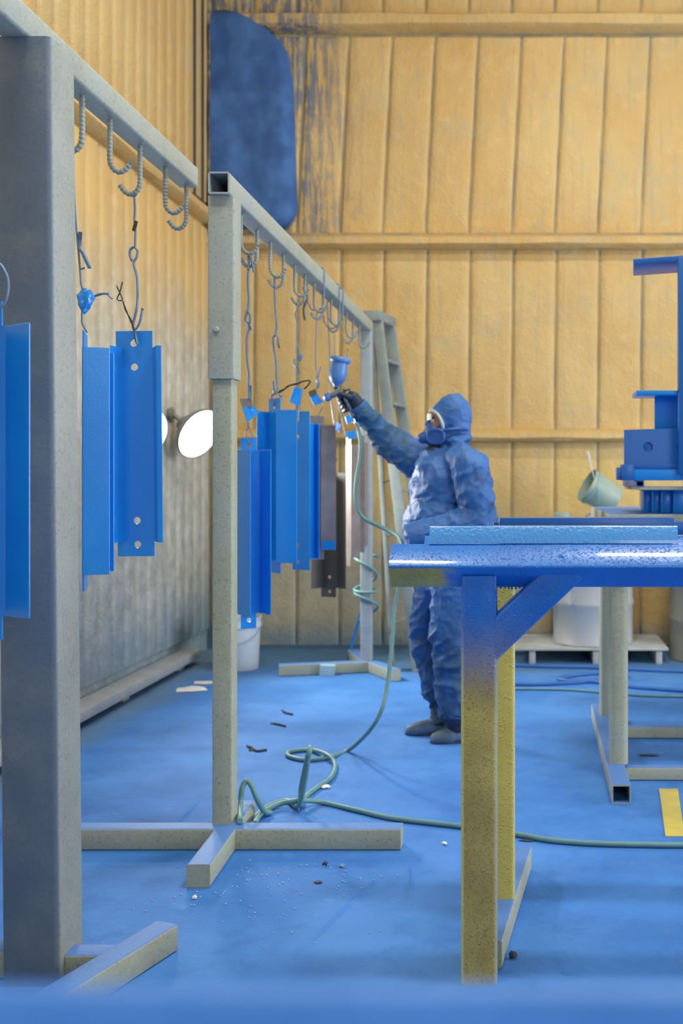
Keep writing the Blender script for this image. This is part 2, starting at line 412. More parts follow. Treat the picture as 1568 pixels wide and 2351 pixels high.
# dark corner column and conduit
bm = B(); box(bm, (XL-.01, 7.70, 3.37), (XL+.035, 8.0, 6.19), .006); o = obj('trim_5', bm, M['dark']); o['kind'] = 'structure'
bm = B(); tube(bm, [(XL+.06, 7.98, 3.20), (XL+.06, 7.98, 6.19)], .014, 10); o = obj('trim_6', bm, M['conduit']); o['kind'] = 'structure'
# creases of the floor covering, yellow line
def crease(pts, h=.007, w=.010):
    bm = B(); pts = smooth_pts([Fl(*p) for p in pts], 6); L_, C_, R_ = [], [], []
    for i, p in enumerate(pts):
        d = (pts[min(i+1, len(pts)-1)]-pts[max(i-1, 0)]).normalized(); n = Vector((-d.y, d.x, 0)); k = math.sin(math.pi*i/(len(pts)-1))
        L_.append(bm.verts.new(p+n*w+Vector((0, 0, -.001)))); C_.append(bm.verts.new(p+n*w*.5+Vector((0, 0, h*k)))); R_.append(bm.verts.new(p-n*w+Vector((0, 0, -.001))))
    for a, b in ((L_, C_), (C_, R_)):
        for i in range(len(a)-1): bm.faces.new((a[i], a[i+1], b[i+1], b[i]))
    return obj('crease', bm, M['floor'], floor)
crease([(655, 2225), (720, 2160), (765, 2115), (830, 2055), (885, 2005)]); crease([(940, 2080), (947, 2020), (948, 1985)])
crease([(1275, 2228), (1305, 2238), (1345, 2237), (1380, 2228)]); crease([(1230, 1890), (1290, 1878), (1340, 1862)])
crease([(1552, 2170), (1562, 2200), (1566, 2240)]); crease([(395, 1905), (430, 1870), (470, 1830)])
bm = B(); pts = [Fl(1513, 1812), Fl(1556, 1812), Fl(1572, 1921), Fl(1528, 1921)]
loft(bm, [[p+Vector((0, 0, -.002)) for p in pts], [p+Vector((0, 0, .003)) for p in pts]]); obj('floor_marking', bm, M['yellowline'], floor, smooth=False)
# rail along the left wall
rl = empty('wall_rail', (-2.37, 5, 0), 'long grey steel rail lying on blocks along the foot of the left wall', 'rail')
bm = B(); box(bm, (XL+.012, 1.2, .046), (-2.30, 7.46, .104), .006); obj('beam', bm, M['rail'], rl)
for y in (1.6, 3.6, 5.0, 6.2, 7.2):
    bm = B(); box(bm, (XL+.03, y-.05, 0), (-2.36, y+.05, .046), .003); obj('block', bm, M['rail'], rl)
# ------------------------------------------------------------------ rebar hooks
def hook(parent, x, y, ztop, side, drop, r, mat, reach=.052, lift=.03, name='hook', twist=0.0):
    bm = B(); c = math.cos(twist); s_ = math.sin(twist)
    q = lambda a, z: Vector((x+side*a*c, y+side*a*s_, z))
    zb = ztop-drop
    pts = [q(0, ztop+.012), q(0, ztop-drop*.35), q(0, zb+.045), q(.004, zb+.022), q(.016, zb+.006), q(.032, zb), q(.05, zb+.008), q(reach+.016, zb+lift)]
    pts = smooth_pts(pts, 5)
    # deformed bar: radius ripples along the length
    L_ = [0.0]
    for a, b in zip(pts, pts[1:]): L_.append(L_[-1]+(b-a).length)
    dense = []; N_ = int(L_[-1]/.0032)
    for k in range(N_+1):
        t = L_[-1]*k/N_; i = max(j for j in range(len(L_)) if L_[j] <= t+1e-9); i = min(i, len(pts)-2)
        u = (t-L_[i])/max(1e-9, L_[i+1]-L_[i]); dense.append(pts[i].lerp(pts[i+1], u))
    rings = []; n = 8; xv = None
    for i, p in enumerate(dense):
        d = (dense[min(i+1, N_)]-dense[max(i-1, 0)]).normalized()
        if xv is None: xv, yv = frame(d)
        else: xv = (xv-d*xv.dot(d)).normalized(); yv = d.cross(xv)
        rr = r*(1.0+.10*(1 if (i//2) % 2 else -1))
        rings.append([p+(xv*math.cos(2*math.pi*k/n)+yv*math.sin(2*math.pi*k/n))*rr for k in range(n)])
    loft(bm, rings); return obj(name, bm, mat, parent, ang=50)
# ------------------------------------------------------------------ near rack (left foreground)
ra = empty('hanging_rack', (-1.275, 2.775, 0), 'tall grey steel rack with one thick post nearest the camera at the left', 'rack')
bm = B(); sqtube(bm, (-1.275, 2.775, 0), (-1.299, 2.775, 2.455), .151, .151, .016); obj('post', bm, M['galvA'], ra)
bm = B(); sqtube(bm, (-1.318, 1.35, 2.494), (-1.318, 4.10, 2.494), .076, .080, .009, hollow=(True, False)); obj('beam', bm, M['galv'], ra)
def foot(parent, c0, c1, w=.076, hollow=(False, False), mat='galvB', z0=.001, h=None):
    bm = B(); h = h or w; a = Vector((c0[0], c0[1], z0+h/2)); b = Vector((c1[0], c1[1], z0+h/2))
    sqtube(bm, a, b, w, h, .006, hollow=hollow); return obj('foot', bm, M[mat], parent)
e1 = Vector((-.998, 2.916)); dr = Vector((.336, .942)); foot(ra, e1-dr*.75, e1, .074)
foot(ra, (-1.199, 2.76), (-1.045, 2.76), .068)
foot(ra, (-1.90, 2.775), (-1.352, 2.775), .074)
for (y, side) in ((3.115, -1), (3.324, 1), (3.584, -1), (3.836, 1), (4.075, -1)):
    hook(ra, -1.318, y, 2.453, side, .165, .0088, M['rebar'])
for y, side in ((2.40, -1),): hook(ra, -1.318, y, 2.453, side, .165, .0088, M['rebar'])
# ------------------------------------------------------------------ middle rack
rb = empty('hanging_rack', (-1.08, 5.4, 0), 'long galvanised rack with telescopic front post and cross-shaped feet in the middle', 'rack')
bm = B(); sqtube(bm, (-1.081, 3.773, .076), (-1.081, 3.773, 2.20), .073, .073, .008); obj('post', bm, M['galvB'], rb)
bm = B(); sqtube(bm, (-1.082, 3.773, 1.67), (-1.082, 3.773, 2.322), .096, .096, .008, hollow=(True, False), wall=.008); sl = obj('sleeve', bm, M['galv'], rb)
bm = B(); lathe(bm, [(.011, 0), (.011, .006), (.007, .010)], 12, Matrix.Translation((-1.098, 3.724, 1.845)) @ Matrix.Rotation(math.pi/2, 4, 'X')); obj('bolt', bm, M['galv'], sl)
bm = B(); sqtube(bm, (-1.082, 3.70, 2.361), (-1.082, 7.20, 2.361), .076, .078, .008, hollow=(True, False)); obj('beam', bm, M['galv'], rb)
bm = B(); sqtube(bm, (-1.079, 7.15, .076), (-1.079, 7.15, 2.322), .076, .076, .008); obj('post', bm, M['galvF'], rb)
foot(rb, (-1.73, 3.7275), (-.437, 3.7275), .075)
foot(rb, (-1.046, 3.352), (-1.058, 3.69), .075); foot(rb, (-1.060, 3.765), (-1.075, 4.02), .075)
foot(rb, (-1.64, 6.985), (-1.06, 7.12), .075); foot(rb, (-1.07, 7.17), (-.84, 6.80), .075); foot(rb, (-1.09, 7.18), (-1.25, 7.62), .075)
bm = B(); sqtube(bm, P(735, 1538, 7.02)*1, P(770, 1540, 7.03)*1, .086, .086, .01)
for v in bm.verts: v.co.z = min(max(v.co.z, .0), .085)
obj('tape_wrap', bm, M['tape'], rb)
hy = [3.99, 4.23, 4.45, 4.69, 4.92, 5.15, 5.38, 5.62, 5.85, 6.10, 6.35, 6.60, 6.85]
for i, y in enumerate(hy):
    hook(rb, -1.082, y, 2.322, 1 if i % 2 == 0 else -1, .150, .0074, M['rebar'], reach=.05, lift=.034)
# wire loops thrown over the middle rack's beam
def wire_thing(name, pts, r, label, mat='wire', group=None, smooth=5, cat='wire', n=6):
    bm = B(); tube(bm, pts, r, n, smooth=smooth); o = obj(name, bm, M[mat], ang=60); return tag(o, label, cat, group)
for y, dz, lab in ((5.42, .10, 'first thin wire loop slung over the far half of the middle rack beam'), (5.86, .13, 'second thin wire loop slung over the far half of the middle rack beam'), (5.98, .09, 'third thin wire loop slung over the beam nearest the ladder')):
    pts = [(-1.125, y, 2.322-dz), (-1.126, y, 2.36), (-1.118, y+.01, 2.407), (-1.082, y+.02, 2.408), (-1.042, y+.01, 2.405), (-1.037, y, 2.36), (-1.040, y-.01, 2.322-dz), (-1.06, y-.01, 2.29-dz), (-1.10, y, 2.29-dz), (-1.122, y, 2.325-dz)]
    wire_thing('wire_loop', pts, .0035, lab)
# ------------------------------------------------------------------ hanging steel channels
def channel(label, prof, web, zf, zt, tabs, holes, mat, name='steel_channel', rot=0.0, th=.0045, group='steel channels hung on the racks'):
    """prof: plan polyline; web: index of the segment that carries the tabs; zf: flange bottom/top; zt: tab bottom/top; tabs: (t0,t1) along the web"""
    pts = [Vector((*XY(px, Y), 0)) for px, Y in prof]
    root = empty(name, ((pts[web].x+pts[web+1].x)/2, (pts[web].y+pts[web+1].y)/2, zt[0]), label, 'steel channel', group)
    for i in range(len(pts)-1):
        a, b = pts[i], pts[i+1]; d = (b-a); Ln = d.length; d.normalize(); n = Vector((d.y, -d.x, 0))
        bm = B()
        if i == web:
            t0, t1 = tabs[0]*Ln, tabs[1]*Ln
            out = [(0, zf[0]), (max(t0, 0.0), zf[0]), (t0, zf[0]-.002), (t0, zt[0]), (t1, zt[0]), (t1, zf[0]-.002), (min(t1, Ln), zf[0]), (Ln, zf[0]), (Ln, zf[1]), (min(t1, Ln), zf[1]), (t1, zf[1]+.002), (t1, zt[1]), (t0, zt[1]), (t0, zf[1]+.002), (max(t0, 0.0), zf[1]), (0, zf[1])]
            cl = []
            for q in out:
                if not cl or (abs(q[0]-cl[-1][0])+abs(q[1]-cl[-1][1])) > 1e-5: cl.append(q)
            if abs(cl[0][0]-cl[-1][0])+abs(cl[0][1]-cl[-1][1]) < 1e-5: cl.pop()
            plate_holes(bm, cl, [(t*Ln, z, r) for t, z, r in holes], lambda s, z: a+d*s+Vector((0, 0, z))-n*th*.5, th, n)
            nm = 'web'
        else:
            q = [a-n*th/2, b-n*th/2, b+n*th/2, a+n*th/2]
            loft(bm, [[p+Vector((0, 0, zf[0])) for p in q], [p+Vector((0, 0, zf[1])) for p in q]])
            es = [e for e in bm.edges]
            bmesh.ops.bevel(bm, geom=es, offset=.0012, segments=1, affect='EDGES')
            nm = 'flange'
        o = obj(nm, bm, mat, root, ang=30)
    if rot: root.rotation_euler = (0, rot, 0)
    return root
def zz(py0, py1, Y): return (ZP(py1, Y), ZP(py0, Y))
GL = M['gloss']; BR = M['bareblue']; BD = M['baredark']
channel('glossy blue channel at the left edge in front of the thick post', [(-150, 2.34), (-108, 2.46), (14, 2.44), (68, 2.39)], 1, zz(745, 1417, 2.42), zz(690, 1470, 2.43), (.08, .93), [(.5, ZP(706, 2.43), .011)], GL)
channel('glossy blue channel half hidden behind the right side of the thick post', [(252, 3.10), (190, 3.075), (200, 3.21), (262, 3.22)], 1, zz(797, 1320, 3.08), zz(760, 1357, 3.10), (.08, .92), [], GL)
channel('glossy blue channel with four round holes hanging alone beside the thick post', [(258, 3.525), (285, 3.60), (357, 3.60), (364, 3.545), (375, 3.545)], 1, zz(797, 1244, 3.585), zz(760, 1277, 3.60), (-.19, .97),
        [(.38, ZP(788, 3.6), .0125), (.39, ZP(843, 3.6), .0125), (.43, ZP(1195, 3.6), .0125), (.44, ZP(1250, 3.6), .0125)], GL, rot=-.010)
channel('low-hanging glossy blue channel closest to the middle rack front post', [(575, 4.16), (546, 4.25), (597, 4.30), (622, 4.22)], 1, zz(1032, 1413, 4.21), zz(1005, 1445, 4.25), (.14, .82), [(.5, ZP(1022, 4.26), .010), (.5, ZP(1424, 4.26), .010)], GL)
channel('wide glossy blue channel hanging second along the middle rack', [(590, 4.64), (615, 4.70), (645, 4.60), (634, 4.56), (682, 4.55)], 1, zz(943, 1290, 4.62), zz(915, 1315, 4.65), (.10, .98), [(.5, ZP(934, 4.65), .010)], GL)
channel('glossy blue channel with paired holes hanging third along the middle rack', [(668, 5.19), (711, 5.12), (724, 5.20), (733, 5.16)], 0, zz(972, 1283, 5.16), zz(945, 1308, 5.16), (.10, 1.0),
        [(.37, ZP(965, 5.16), .0115), (.37, ZP(1003, 5.16), .0115), (.37, ZP(1252, 5.16), .0115), (.37, ZP(1290, 5.16), .0115)], GL)
channel('bare grey channel with a blue sprayed lower edge on the middle rack', [(707, 5.60), (744, 5.64), (737, 5.58), (771, 5.58)], 0, zz(976, 1262, 5.6), zz(955, 1285, 5.62), (.12, 1.0), [], BR)
channel('bare dark channel hanging lowest among the unpainted ones', [(715, 6.0), (745, 6.08), (774, 6.05), (794, 6.0)], 1, zz(1085, 1350, 6.05), zz(1010, 1371, 6.06), (-.25, .9), [(.42, ZP(1325, 6.06), .011), (.42, ZP(1358, 6.06), .011), (.85, ZP(1025, 6.06), .012), (.85, ZP(1055, 6.06), .012)], BD)
channel('bare brown channel hanging behind the green hose', [(795, 6.30), (807, 6.20), (826, 6.30)], 0, zz(1022, 1280, 6.25), zz(1005, 1300, 6.25), (.1, .9), [], BR)
channel('bare pale-edged channel hanging last before the far post', [(826, 6.62), (838, 6.62), (844, 6.75)], 0, zz(1015, 1255, 6.62), zz(1000, 1268, 6.62), (.1, .9), [], M['bareblue'])
# sprayed blue lower edge of the grey channel
bm = B(); a = P(738.5, 1262, 5.572); b = P(770.5, 1242, 5.572); box(bm, (a.x, 5.5715, a.z), (b.x, 5.5745, b.z)); 
# (paint patch as part of that channel)
for o in bpy.data.objects:
    if o.get('label', '').startswith('bare grey channel'): obj('blue_paint_patch', bm, GL, o, smooth=False)
# ------------------------------------------------------------------ wires
def W_(pts, Y): return [P(px, py, Y if len(q) == 0 else q[0]) for (px, py, *q) in pts]
def wires(label, chains, Y, r=.003, mat='wire', name='hanging_wire', smooth=5):
    bm = B()
    for ch in chains: tube(bm, W_(ch, Y), r, 6, smooth=smooth)
    return tag(obj(name, bm, M[mat], ang=60), label, 'wire', 'wires between hooks and channels')
wires('bent wire hook and twisted tie holding the channel with four holes', [
    [(303, 444), (308, 449), (313, 446)], [(308, 447), (310, 480), (309, 505), (311, 530), (310, 568)], [(303, 600), (298, 585), (300, 572), (309, 568), (316, 576), (314, 590), (307, 606), (314, 632), (316, 665), (315, 700), (310, 725), (305, 745), (308, 760), (315, 790)],
    [(327, 708), (322, 735), (315, 752), (309, 757)]], 3.578, .0042)
wires('dark twisted wire ends sticking up left of the four-hole channel', [[(267, 655), (275, 672), (281, 688), (272, 690), (269, 684), (275, 672), (281, 647)], [(281, 690), (289, 710), (300, 738), (308, 757), (311, 785)], [(283, 692), (288, 712), (301, 735), (309, 760)]], 3.575, .0022, 'wiredark')
wires('bent grey wire end poking out behind the thick post', [[(184, 533), (183, 570), (190, 580), (206, 615)]], 3.07, .0060, smooth=0)
wires('thin blue wire holding the channel behind the thick post', [[(168, 355), (171, 450), (176, 530), (184, 622), (186, 650), (190, 672), (188, 730), (190, 745), (200, 763)], [(186, 618), (194, 615)], [(208, 683), (225, 678), (243, 674), (258, 686)], [(208, 688), (225, 676), (250, 674)]], 3.07, .0030)
wires('blue wire ring hooked on the channel at the left edge', [[(-18, 598), (0, 606), (10, 620), (18, 640), (19, 662), (15, 685), (6, 703), (-6, 712), (-20, 708)], [(-60, 560), (-20, 600), (-8, 640), (-10, 690)]], 2.41, .0030)
wires('knotted wire on the first hook of the middle rack', [[(568, 580), (571, 600), (570, 615)], [(573, 582), (578, 600), (583, 625)], [(570, 617), (569, 650), (571, 680), (570, 705), (565, 722), (563, 735), (569, 742), (574, 738), (574, 725), (569, 714)], [(571, 742), (572, 755), (567, 775), (567, 810), (569, 840), (572, 860), (571, 890), (572, 915)], [(573, 745), (578, 757)], [(575, 885), (574, 920)]], 4.215, .0050)
wires('thin inverted V wire holding the low-hanging channel', [[(570, 970), (569, 982), (564, 995), (573, 1022)], [(567, 972), (575, 990), (581, 1003), (573, 1022)]], 4.25, .0020)
wires('long wire with an open loop holding the wide blue channel', [[(628, 637), (632, 632), (636, 640)], [(630, 637), (631, 670), (632, 710), (635, 745), (633, 770)], [(641, 800), (637, 776), (632, 771), (627, 776), (628, 795), (633, 830), (635, 865), (636, 890), (634, 902), (630, 903), (628, 890), (627, 875)], [(628, 903), (624, 914), (630, 932)], [(640, 902), (646, 915), (632, 932)]], 4.64, .0047)
wires('dark twisted wire end sticking out to the right above the wide blue channel', [[(638, 902), (650, 896), (662, 886), (680, 882), (695, 876), (712, 874), (706, 886), (698, 893)], [(640, 899), (653, 893), (668, 884), (690, 879)]], 4.62, .0036, 'wiredark')
wires('wavy wire holding the third blue channel', [[(684, 688), (682, 710), (678, 722), (683, 745), (682, 780), (686, 800), (688, 812)], [(676, 824), (676, 838), (682, 844), (686, 836)], [(682, 843), (681, 865), (680, 885)], [(685, 846), (688, 860)]], 5.14, .0036)
wires('short wire between the diamond tag and the third blue channel', [[(688, 935), (687, 944), (686, 964)]], 5.14, .0030)
wires('straight wire holding the grey bare channel', [[(727, 718), (726, 760), (724, 800), (725, 840), (727, 862), (728, 880)], [(736, 842), (731, 862), (728, 868)], [(742, 932), (735, 945), (730, 956)]], 5.60, .0032)
wires('wire hanging to the left of the spray cup', [[(752, 705), (753, 740), (756, 790), (757, 830), (756, 870), (758, 900), (762, 940), (768, 980), (770, 1012)]], 5.95, .0030)
wires('thin wire hanging behind the spray cup', [[(768, 770), (768, 800), (769, 840), (772, 900), (790, 985), (800, 1008)]], 6.25, .0026)
wires('last thin wire hanging near the far post', [[(798, 800), (797, 850), (800, 900), (818, 980), (830, 1003)]], 6.62, .0026)
# small folded tags painted blue on the wires
def ptag(label, quad, Y, mat='gloss', fold=.02, mat2=None):
    root = empty('paint_tag', P(quad[0][0], quad[0][1], Y), label, 'tag', 'small painted tags tied to the wires')
    q = [P(px, py, Y+(fold if i in (1, 2) else 0)) for i, (px, py) in enumerate(quad)]
    bm = B(); n = (q[1]-q[0]).cross(q[3]-q[0]).normalized()*.0015; loft(bm, [[p-n for p in q], [p+n for p in q]]); obj('face', bm, M[mat], root, smooth=False)
    q2 = [q[1], q[1]+Vector((-.012, .028, -.004)), q[2]+Vector((-.012, .028, -.004)), q[2]]
    bm = B(); n = (q2[1]-q2[0]).cross(q2[3]-q2[0]).normalized()*.0015; loft(bm, [[p-n for p in q2], [p+n for p in q2]]); obj('fold', bm, M[mat2 or 'baredark'], root, smooth=False)
    return root
t1 = ptag('blue and bare metal tag above the low-hanging channel', [(556, 935), (582, 932), (595, 948), (568, 970)], 4.20, fold=.03)
bm = B(); q = [P(550, 916, 4.215), P(577, 914, 4.215), P(580, 934, 4.21), (P(556, 936, 4.21))]; loft(bm, [q, [p+Vector((0, .003, 0)) for p in q]]); obj('bare_face', bm, M['bareblue'], t1, smooth=False)
ptag('bright blue diamond tag above the third blue channel', [(676, 888), (694, 893), (688, 934), (665, 923)], 5.10)
t3 = ptag('blue tag with bare edge above the grey bare channel', [(712, 912), (727, 903), (742, 924), (722, 932)], 5.56)
bm = B(); q = [P(707, 900, 5.57), P(724, 892, 5.57), P(728, 904, 5.56), P(712, 912, 5.56)]; loft(bm, [q, [p+Vector((0, .003, 0)) for p in q]]); obj('bare_face', bm, M['baredark'], t3, smooth=False)
bm = B(); tube(bm, W_([(727, 868), (731, 880), (728, 893)], 5.58), .008, 8, smooth=4); obj('knot', bm, M['wire'], t3)
ptag('small blue tag in front of the bare dark channel', [(772, 968), (783, 975), (780, 990), (770, 990)], 5.9)
ptag('small blue tag left of the hose under the glove', [(793, 992), (815, 988), (819, 1004), (801, 1010)], 6.2)
ptag('blue clump tag just below the spray gun', [(792, 957), (808, 948), (812, 968), (797, 974)], 6.0)
# crumpled blue clump on the wire behind the thick post
bm = B(); bmesh.ops.create_icosphere(bm, subdivisions=3, radius=1)
for v in bm.verts:
    d = v.co.copy(); k = 1+.35*noise.noise(d*2.1)+.18*noise.noise(d*5); z = d.z
    v.co = P(196, 692, 3.065)+Vector((d.x*.022*k*(1+.5*z), d.y*.016*k, z*.036*k))
tag(obj('masking_clump', bm, GL), 'crumpled blue masking knot on the wire behind the thick post', 'masking knot')
bm = B(); box(bm, (-.006, -.004, -.018), (.006, .004, .018), .002, Matrix.Translation(P(310, 519, 3.576)) @ Matrix.Rotation(.25, 4, 'Y')); tag(obj('wire_clip', bm, M['wiredark']), 'small dark clip on the wire of the four-hole channel', 'clip')
bm = B(); box(bm, (-.012, -.006, -.018), (.012, .006, .018), .004, Matrix.Translation(P(688, 821, 5.14)) @ Matrix.Rotation(.3, 4, 'Y')); tag(obj('wire_clip', bm, M['wire']), 'small blue-grey clip on the wire of the third blue channel', 'clip')
wires('dark spare wire hook hanging from the middle rack', [[(696, 660), (700, 672), (702, 690), (697, 710), (698, 725), (700, 735)]], 5.16, .006, 'wiredark')
# ------------------------------------------------------------------ front bench (yellow legs)
tb = empty('work_bench', (.2, 2.9, 0), 'painting bench with yellow legs, blue top bar and diagonal brace at right', 'bench')
DW = .084
def dbar(parent, p0, p1, name='top_bar', mat='table'):
    bm = B(); sqtube(bm, p0, p1, DW, DW, .007, roll=math.pi/4); return obj(name, bm, M[mat], parent)
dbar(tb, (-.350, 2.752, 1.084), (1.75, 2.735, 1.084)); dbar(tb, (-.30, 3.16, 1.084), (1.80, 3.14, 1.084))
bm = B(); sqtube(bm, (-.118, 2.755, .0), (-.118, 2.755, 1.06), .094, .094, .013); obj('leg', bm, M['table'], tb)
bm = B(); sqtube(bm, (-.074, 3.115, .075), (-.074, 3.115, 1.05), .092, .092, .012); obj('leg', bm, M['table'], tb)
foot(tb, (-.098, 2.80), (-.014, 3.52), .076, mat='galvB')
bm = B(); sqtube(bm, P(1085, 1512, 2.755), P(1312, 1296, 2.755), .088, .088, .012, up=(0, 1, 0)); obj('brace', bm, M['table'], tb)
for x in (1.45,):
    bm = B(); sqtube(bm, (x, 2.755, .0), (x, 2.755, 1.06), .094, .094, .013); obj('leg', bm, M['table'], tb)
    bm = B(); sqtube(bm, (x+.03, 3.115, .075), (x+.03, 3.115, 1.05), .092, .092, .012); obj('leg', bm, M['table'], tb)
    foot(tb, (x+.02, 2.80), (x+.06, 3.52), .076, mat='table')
# paint drips under the top bar
for i in range(7):
    px = 1150+i*9+random.uniform(-2, 2); p = P(px, 1350, 2.745); ln = random.uniform(.004, .010)
    bm = B(); lathe(bm, [(.0028, 0), (.0030, -ln*.6), (.0018, -ln)], 6, Matrix.Translation((p.x, 2.752, 1.0275))); obj('paint_drip', bm, GL, tb)
# bars laid on the bench
def bar_thing(name, label, lo, hi, mat, bev=.004, cat='steel bar', group='painted steel bars on the bench'):
    bm = B(); box(bm, lo, hi, bev); return tag(obj(name, bm, mat), label, cat, group)
a = P(985, 1210, 2.735); b = P(1558, 1247, 2.735)
bm = B(); pr = [(2.744, 1.1425), (2.752, 1.183), (2.756, 1.187), (2.80, 1.187), (2.80, 1.181), (2.762, 1.181), (2.752, 1.1425)]
loft(bm, [[Vector((a.x, y, z)) for y, z in pr], [Vector((b.x, y, z)) for y, z in pr]]); tag(obj('steel_bar', bm, M['lightblue']), 'light blue glossy angle bar lying along the front edge of the bench', 'steel bar', 'painted steel bars on the bench')
bar_thing('steel_bar', 'dark blue bar with glossy drips lying along the back of the bench', (P(1146, 0, 3.12).x, 3.10, 1.1425), (P(1546, 0, 3.12).x, 3.15, 1.1965), M['gloss2'])
bar_thing('steel_bar', 'lower dark blue bar just behind the dripping bar on the bench', (P(1133, 0, 3.2).x, 3.165, 1.1425), (.50, 3.20, 1.182), M['gloss2'])
# ------------------------------------------------------------------ camera-side bench, out of focus
t0 = empty('work_bench', (.1, .1, 0), 'blurred blue bench bar across the bottom of the picture in front of everything', 'bench')
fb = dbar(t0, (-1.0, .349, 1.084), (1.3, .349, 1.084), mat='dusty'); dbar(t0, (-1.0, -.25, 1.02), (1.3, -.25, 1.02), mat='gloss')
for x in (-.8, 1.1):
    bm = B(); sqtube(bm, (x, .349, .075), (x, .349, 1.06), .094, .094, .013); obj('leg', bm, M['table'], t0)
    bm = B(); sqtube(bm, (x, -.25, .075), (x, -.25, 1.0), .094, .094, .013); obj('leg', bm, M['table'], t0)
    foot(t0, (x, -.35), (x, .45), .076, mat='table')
# ------------------------------------------------------------------ second bench behind
t2 = empty('work_bench', (.9, 5.0, 0), 'second grey-legged bench with open square foot tube behind the yellow bench', 'bench')
foot(t2, (.391, 4.214), (.405, 5.73), .078, hollow=(True, False), mat='galv')
bm = B(); sqtube(bm, (.410, 4.56, .078), (.410, 4.56, 1.10), .080, .080, .026); obj('leg', bm, M['galvB'], t2)
bm = B(); sqtube(bm, (.436, 5.48, .078), (.436, 5.48, 1.10), .084, .084, .026); obj('leg', bm, M['galvB'], t2)
for y, nm in ((4.57, 'crossbar'), (5.31, 'crossbar')):
    bm = B(); sqtube(bm, (.43, y, .030), (2.3, y-.02, .030), .052, .055, .005); obj(nm, bm, M['galvB'], t2)
bm = B(); sqtube(bm, (2.3, 4.2, .039), (2.3, 5.73, .039), .078, .078, .006); obj('foot', bm, M['galv'], t2)
for y in (4.56, 5.48):
    bm = B(); sqtube(bm, (2.3, y, .078), (2.3, y, 1.10), .08, .08, .026); obj('leg', bm, M['galvB'], t2)
bm = B(); box(bm, (.36, 4.40, 1.10), (2.5, 5.62, 1.165), .006); obj('table_top', bm, M['galvB'], t2)
# blue channel pieces standing in a row on the second bench
lab4 = ['leftmost blue block piece in the row on the second bench', 'second blue block piece in the row on the second bench', 'third blue block piece in the row, edged by a pale highlight', 'rightmost cut-off blue block piece in the row on the second bench']
for i, (x0, x1) in enumerate(((1477, 1497), (1499, 1519), (1521, 1545), (1549, 1590))):
    Y = 4.62-.05*i; bm = B(); box(bm, (XY(x0, 4.62)[0]-.008*i, Y, 1.1655), (XY(x1, 4.62)[0]-.008*i, Y+.10, 1.2655), .003); tag(obj('steel_block', bm, GL), lab4[i], 'steel block', 'blue blocks on the second bench')
# ------------------------------------------------------------------ blue weldment with column, arm and bolt plate
wd = empty('steel_weldment', (.62, 4.4, 1.27), 'dark blue welded steel frame with column, arm and bolt plate at the right edge', 'steel frame')
YW = 4.35
def wbox(name, px0, px1, py0, py1, y0, y1, mat='gloss2', bev=.003, parent=wd):
    bm = B(); a = P(px0, py1, y0); b = P(px1, py0, y0); box(bm, (a.x, y0, a.z), (b.x, y1, b.z), bev); return obj(name, bm, M[mat], parent)
wbox('base_channel', 1455, 1760, 1078, 1103, YW, YW+.10, 'gloss'); wbox('base_ledge', 1455, 1740, 1064, 1079, YW+.03, YW+.10)
wbox('end_block', 1428, 1456, 1066, 1103, YW-.01, YW+.09); wbox('end_plate', 1417, 1428, 1073, 1102, YW+.01, YW+.08)
bm = B(); o_ = P(1433, 1066, YW+.04); w_ = P(1650, 1066, YW+.04).x-o_.x; h_ = P(1433, 987, YW+.04).z-o_.z
plate_holes(bm, [(0, 0), (w_, 0), (w_, h_+.012), (0, h_)], [(.10, h_*.5, .021), (.24, h_*.5, .021)], lambda s, z: o_+Vector((s, 0, z)), .012, (0, 1, 0)); pl = obj('bolt_plate', bm, M['gloss2'], wd)
wbox('backing_plate', 1440, 1640, 990, 1064, YW+.058, YW+.066, 'gloss')
wbox('web', 1503, 1700, 908, 990, YW+.075, YW+.09, 'gloss'); 
bm = B(); a = P(1459, 909, YW+.02); b = P(1760, 898, YW+.02); box(bm, (a.x, YW-.02, a.z), (b.x, YW+.16, b.z), .003); obj('top_flange', bm, M['gloss'], wd)
bm = B(); a = P(1558, 1090, YW-.06); b = P(1640, 640, YW-.06); box(bm, (a.x, YW-.06, a.z), (b.x, YW-.02, b.z+.09), .004); obj('column', bm, M['gloss2'], wd)
bm = B(); box(bm, (-.195, -.03, -.013), (.34, .21, .013), .003, Matrix.Translation(P(1562, 597, YW)) @ Matrix.Rotation(-.05, 4, 'Y') @ Matrix.Rotation(-.10, 4, 'Z')); obj('arm', bm, M['gloss2'], wd)
bm = B(); sqtube(bm, (P(1470, 0, YW).x, YW+.01, 1.2925), (P(1470, 0, YW).x, YW+.60, 1.2925), .034, .0275, .004, hollow=(True, False), wall=.005); tag(obj('spacer_tube', bm, M['gloss2']), 'short hollow blue spacer tube under the left end of the welded frame', 'tube')
bm = B(); box(bm, (P(1464, 0, 4.4).x, 4.36, 1.2660), (1.6, 4.98, 1.2785), .002); tag(obj('flat_strip', bm, M['galvB']), 'pale flat strip laid across the blue blocks', 'steel strip')
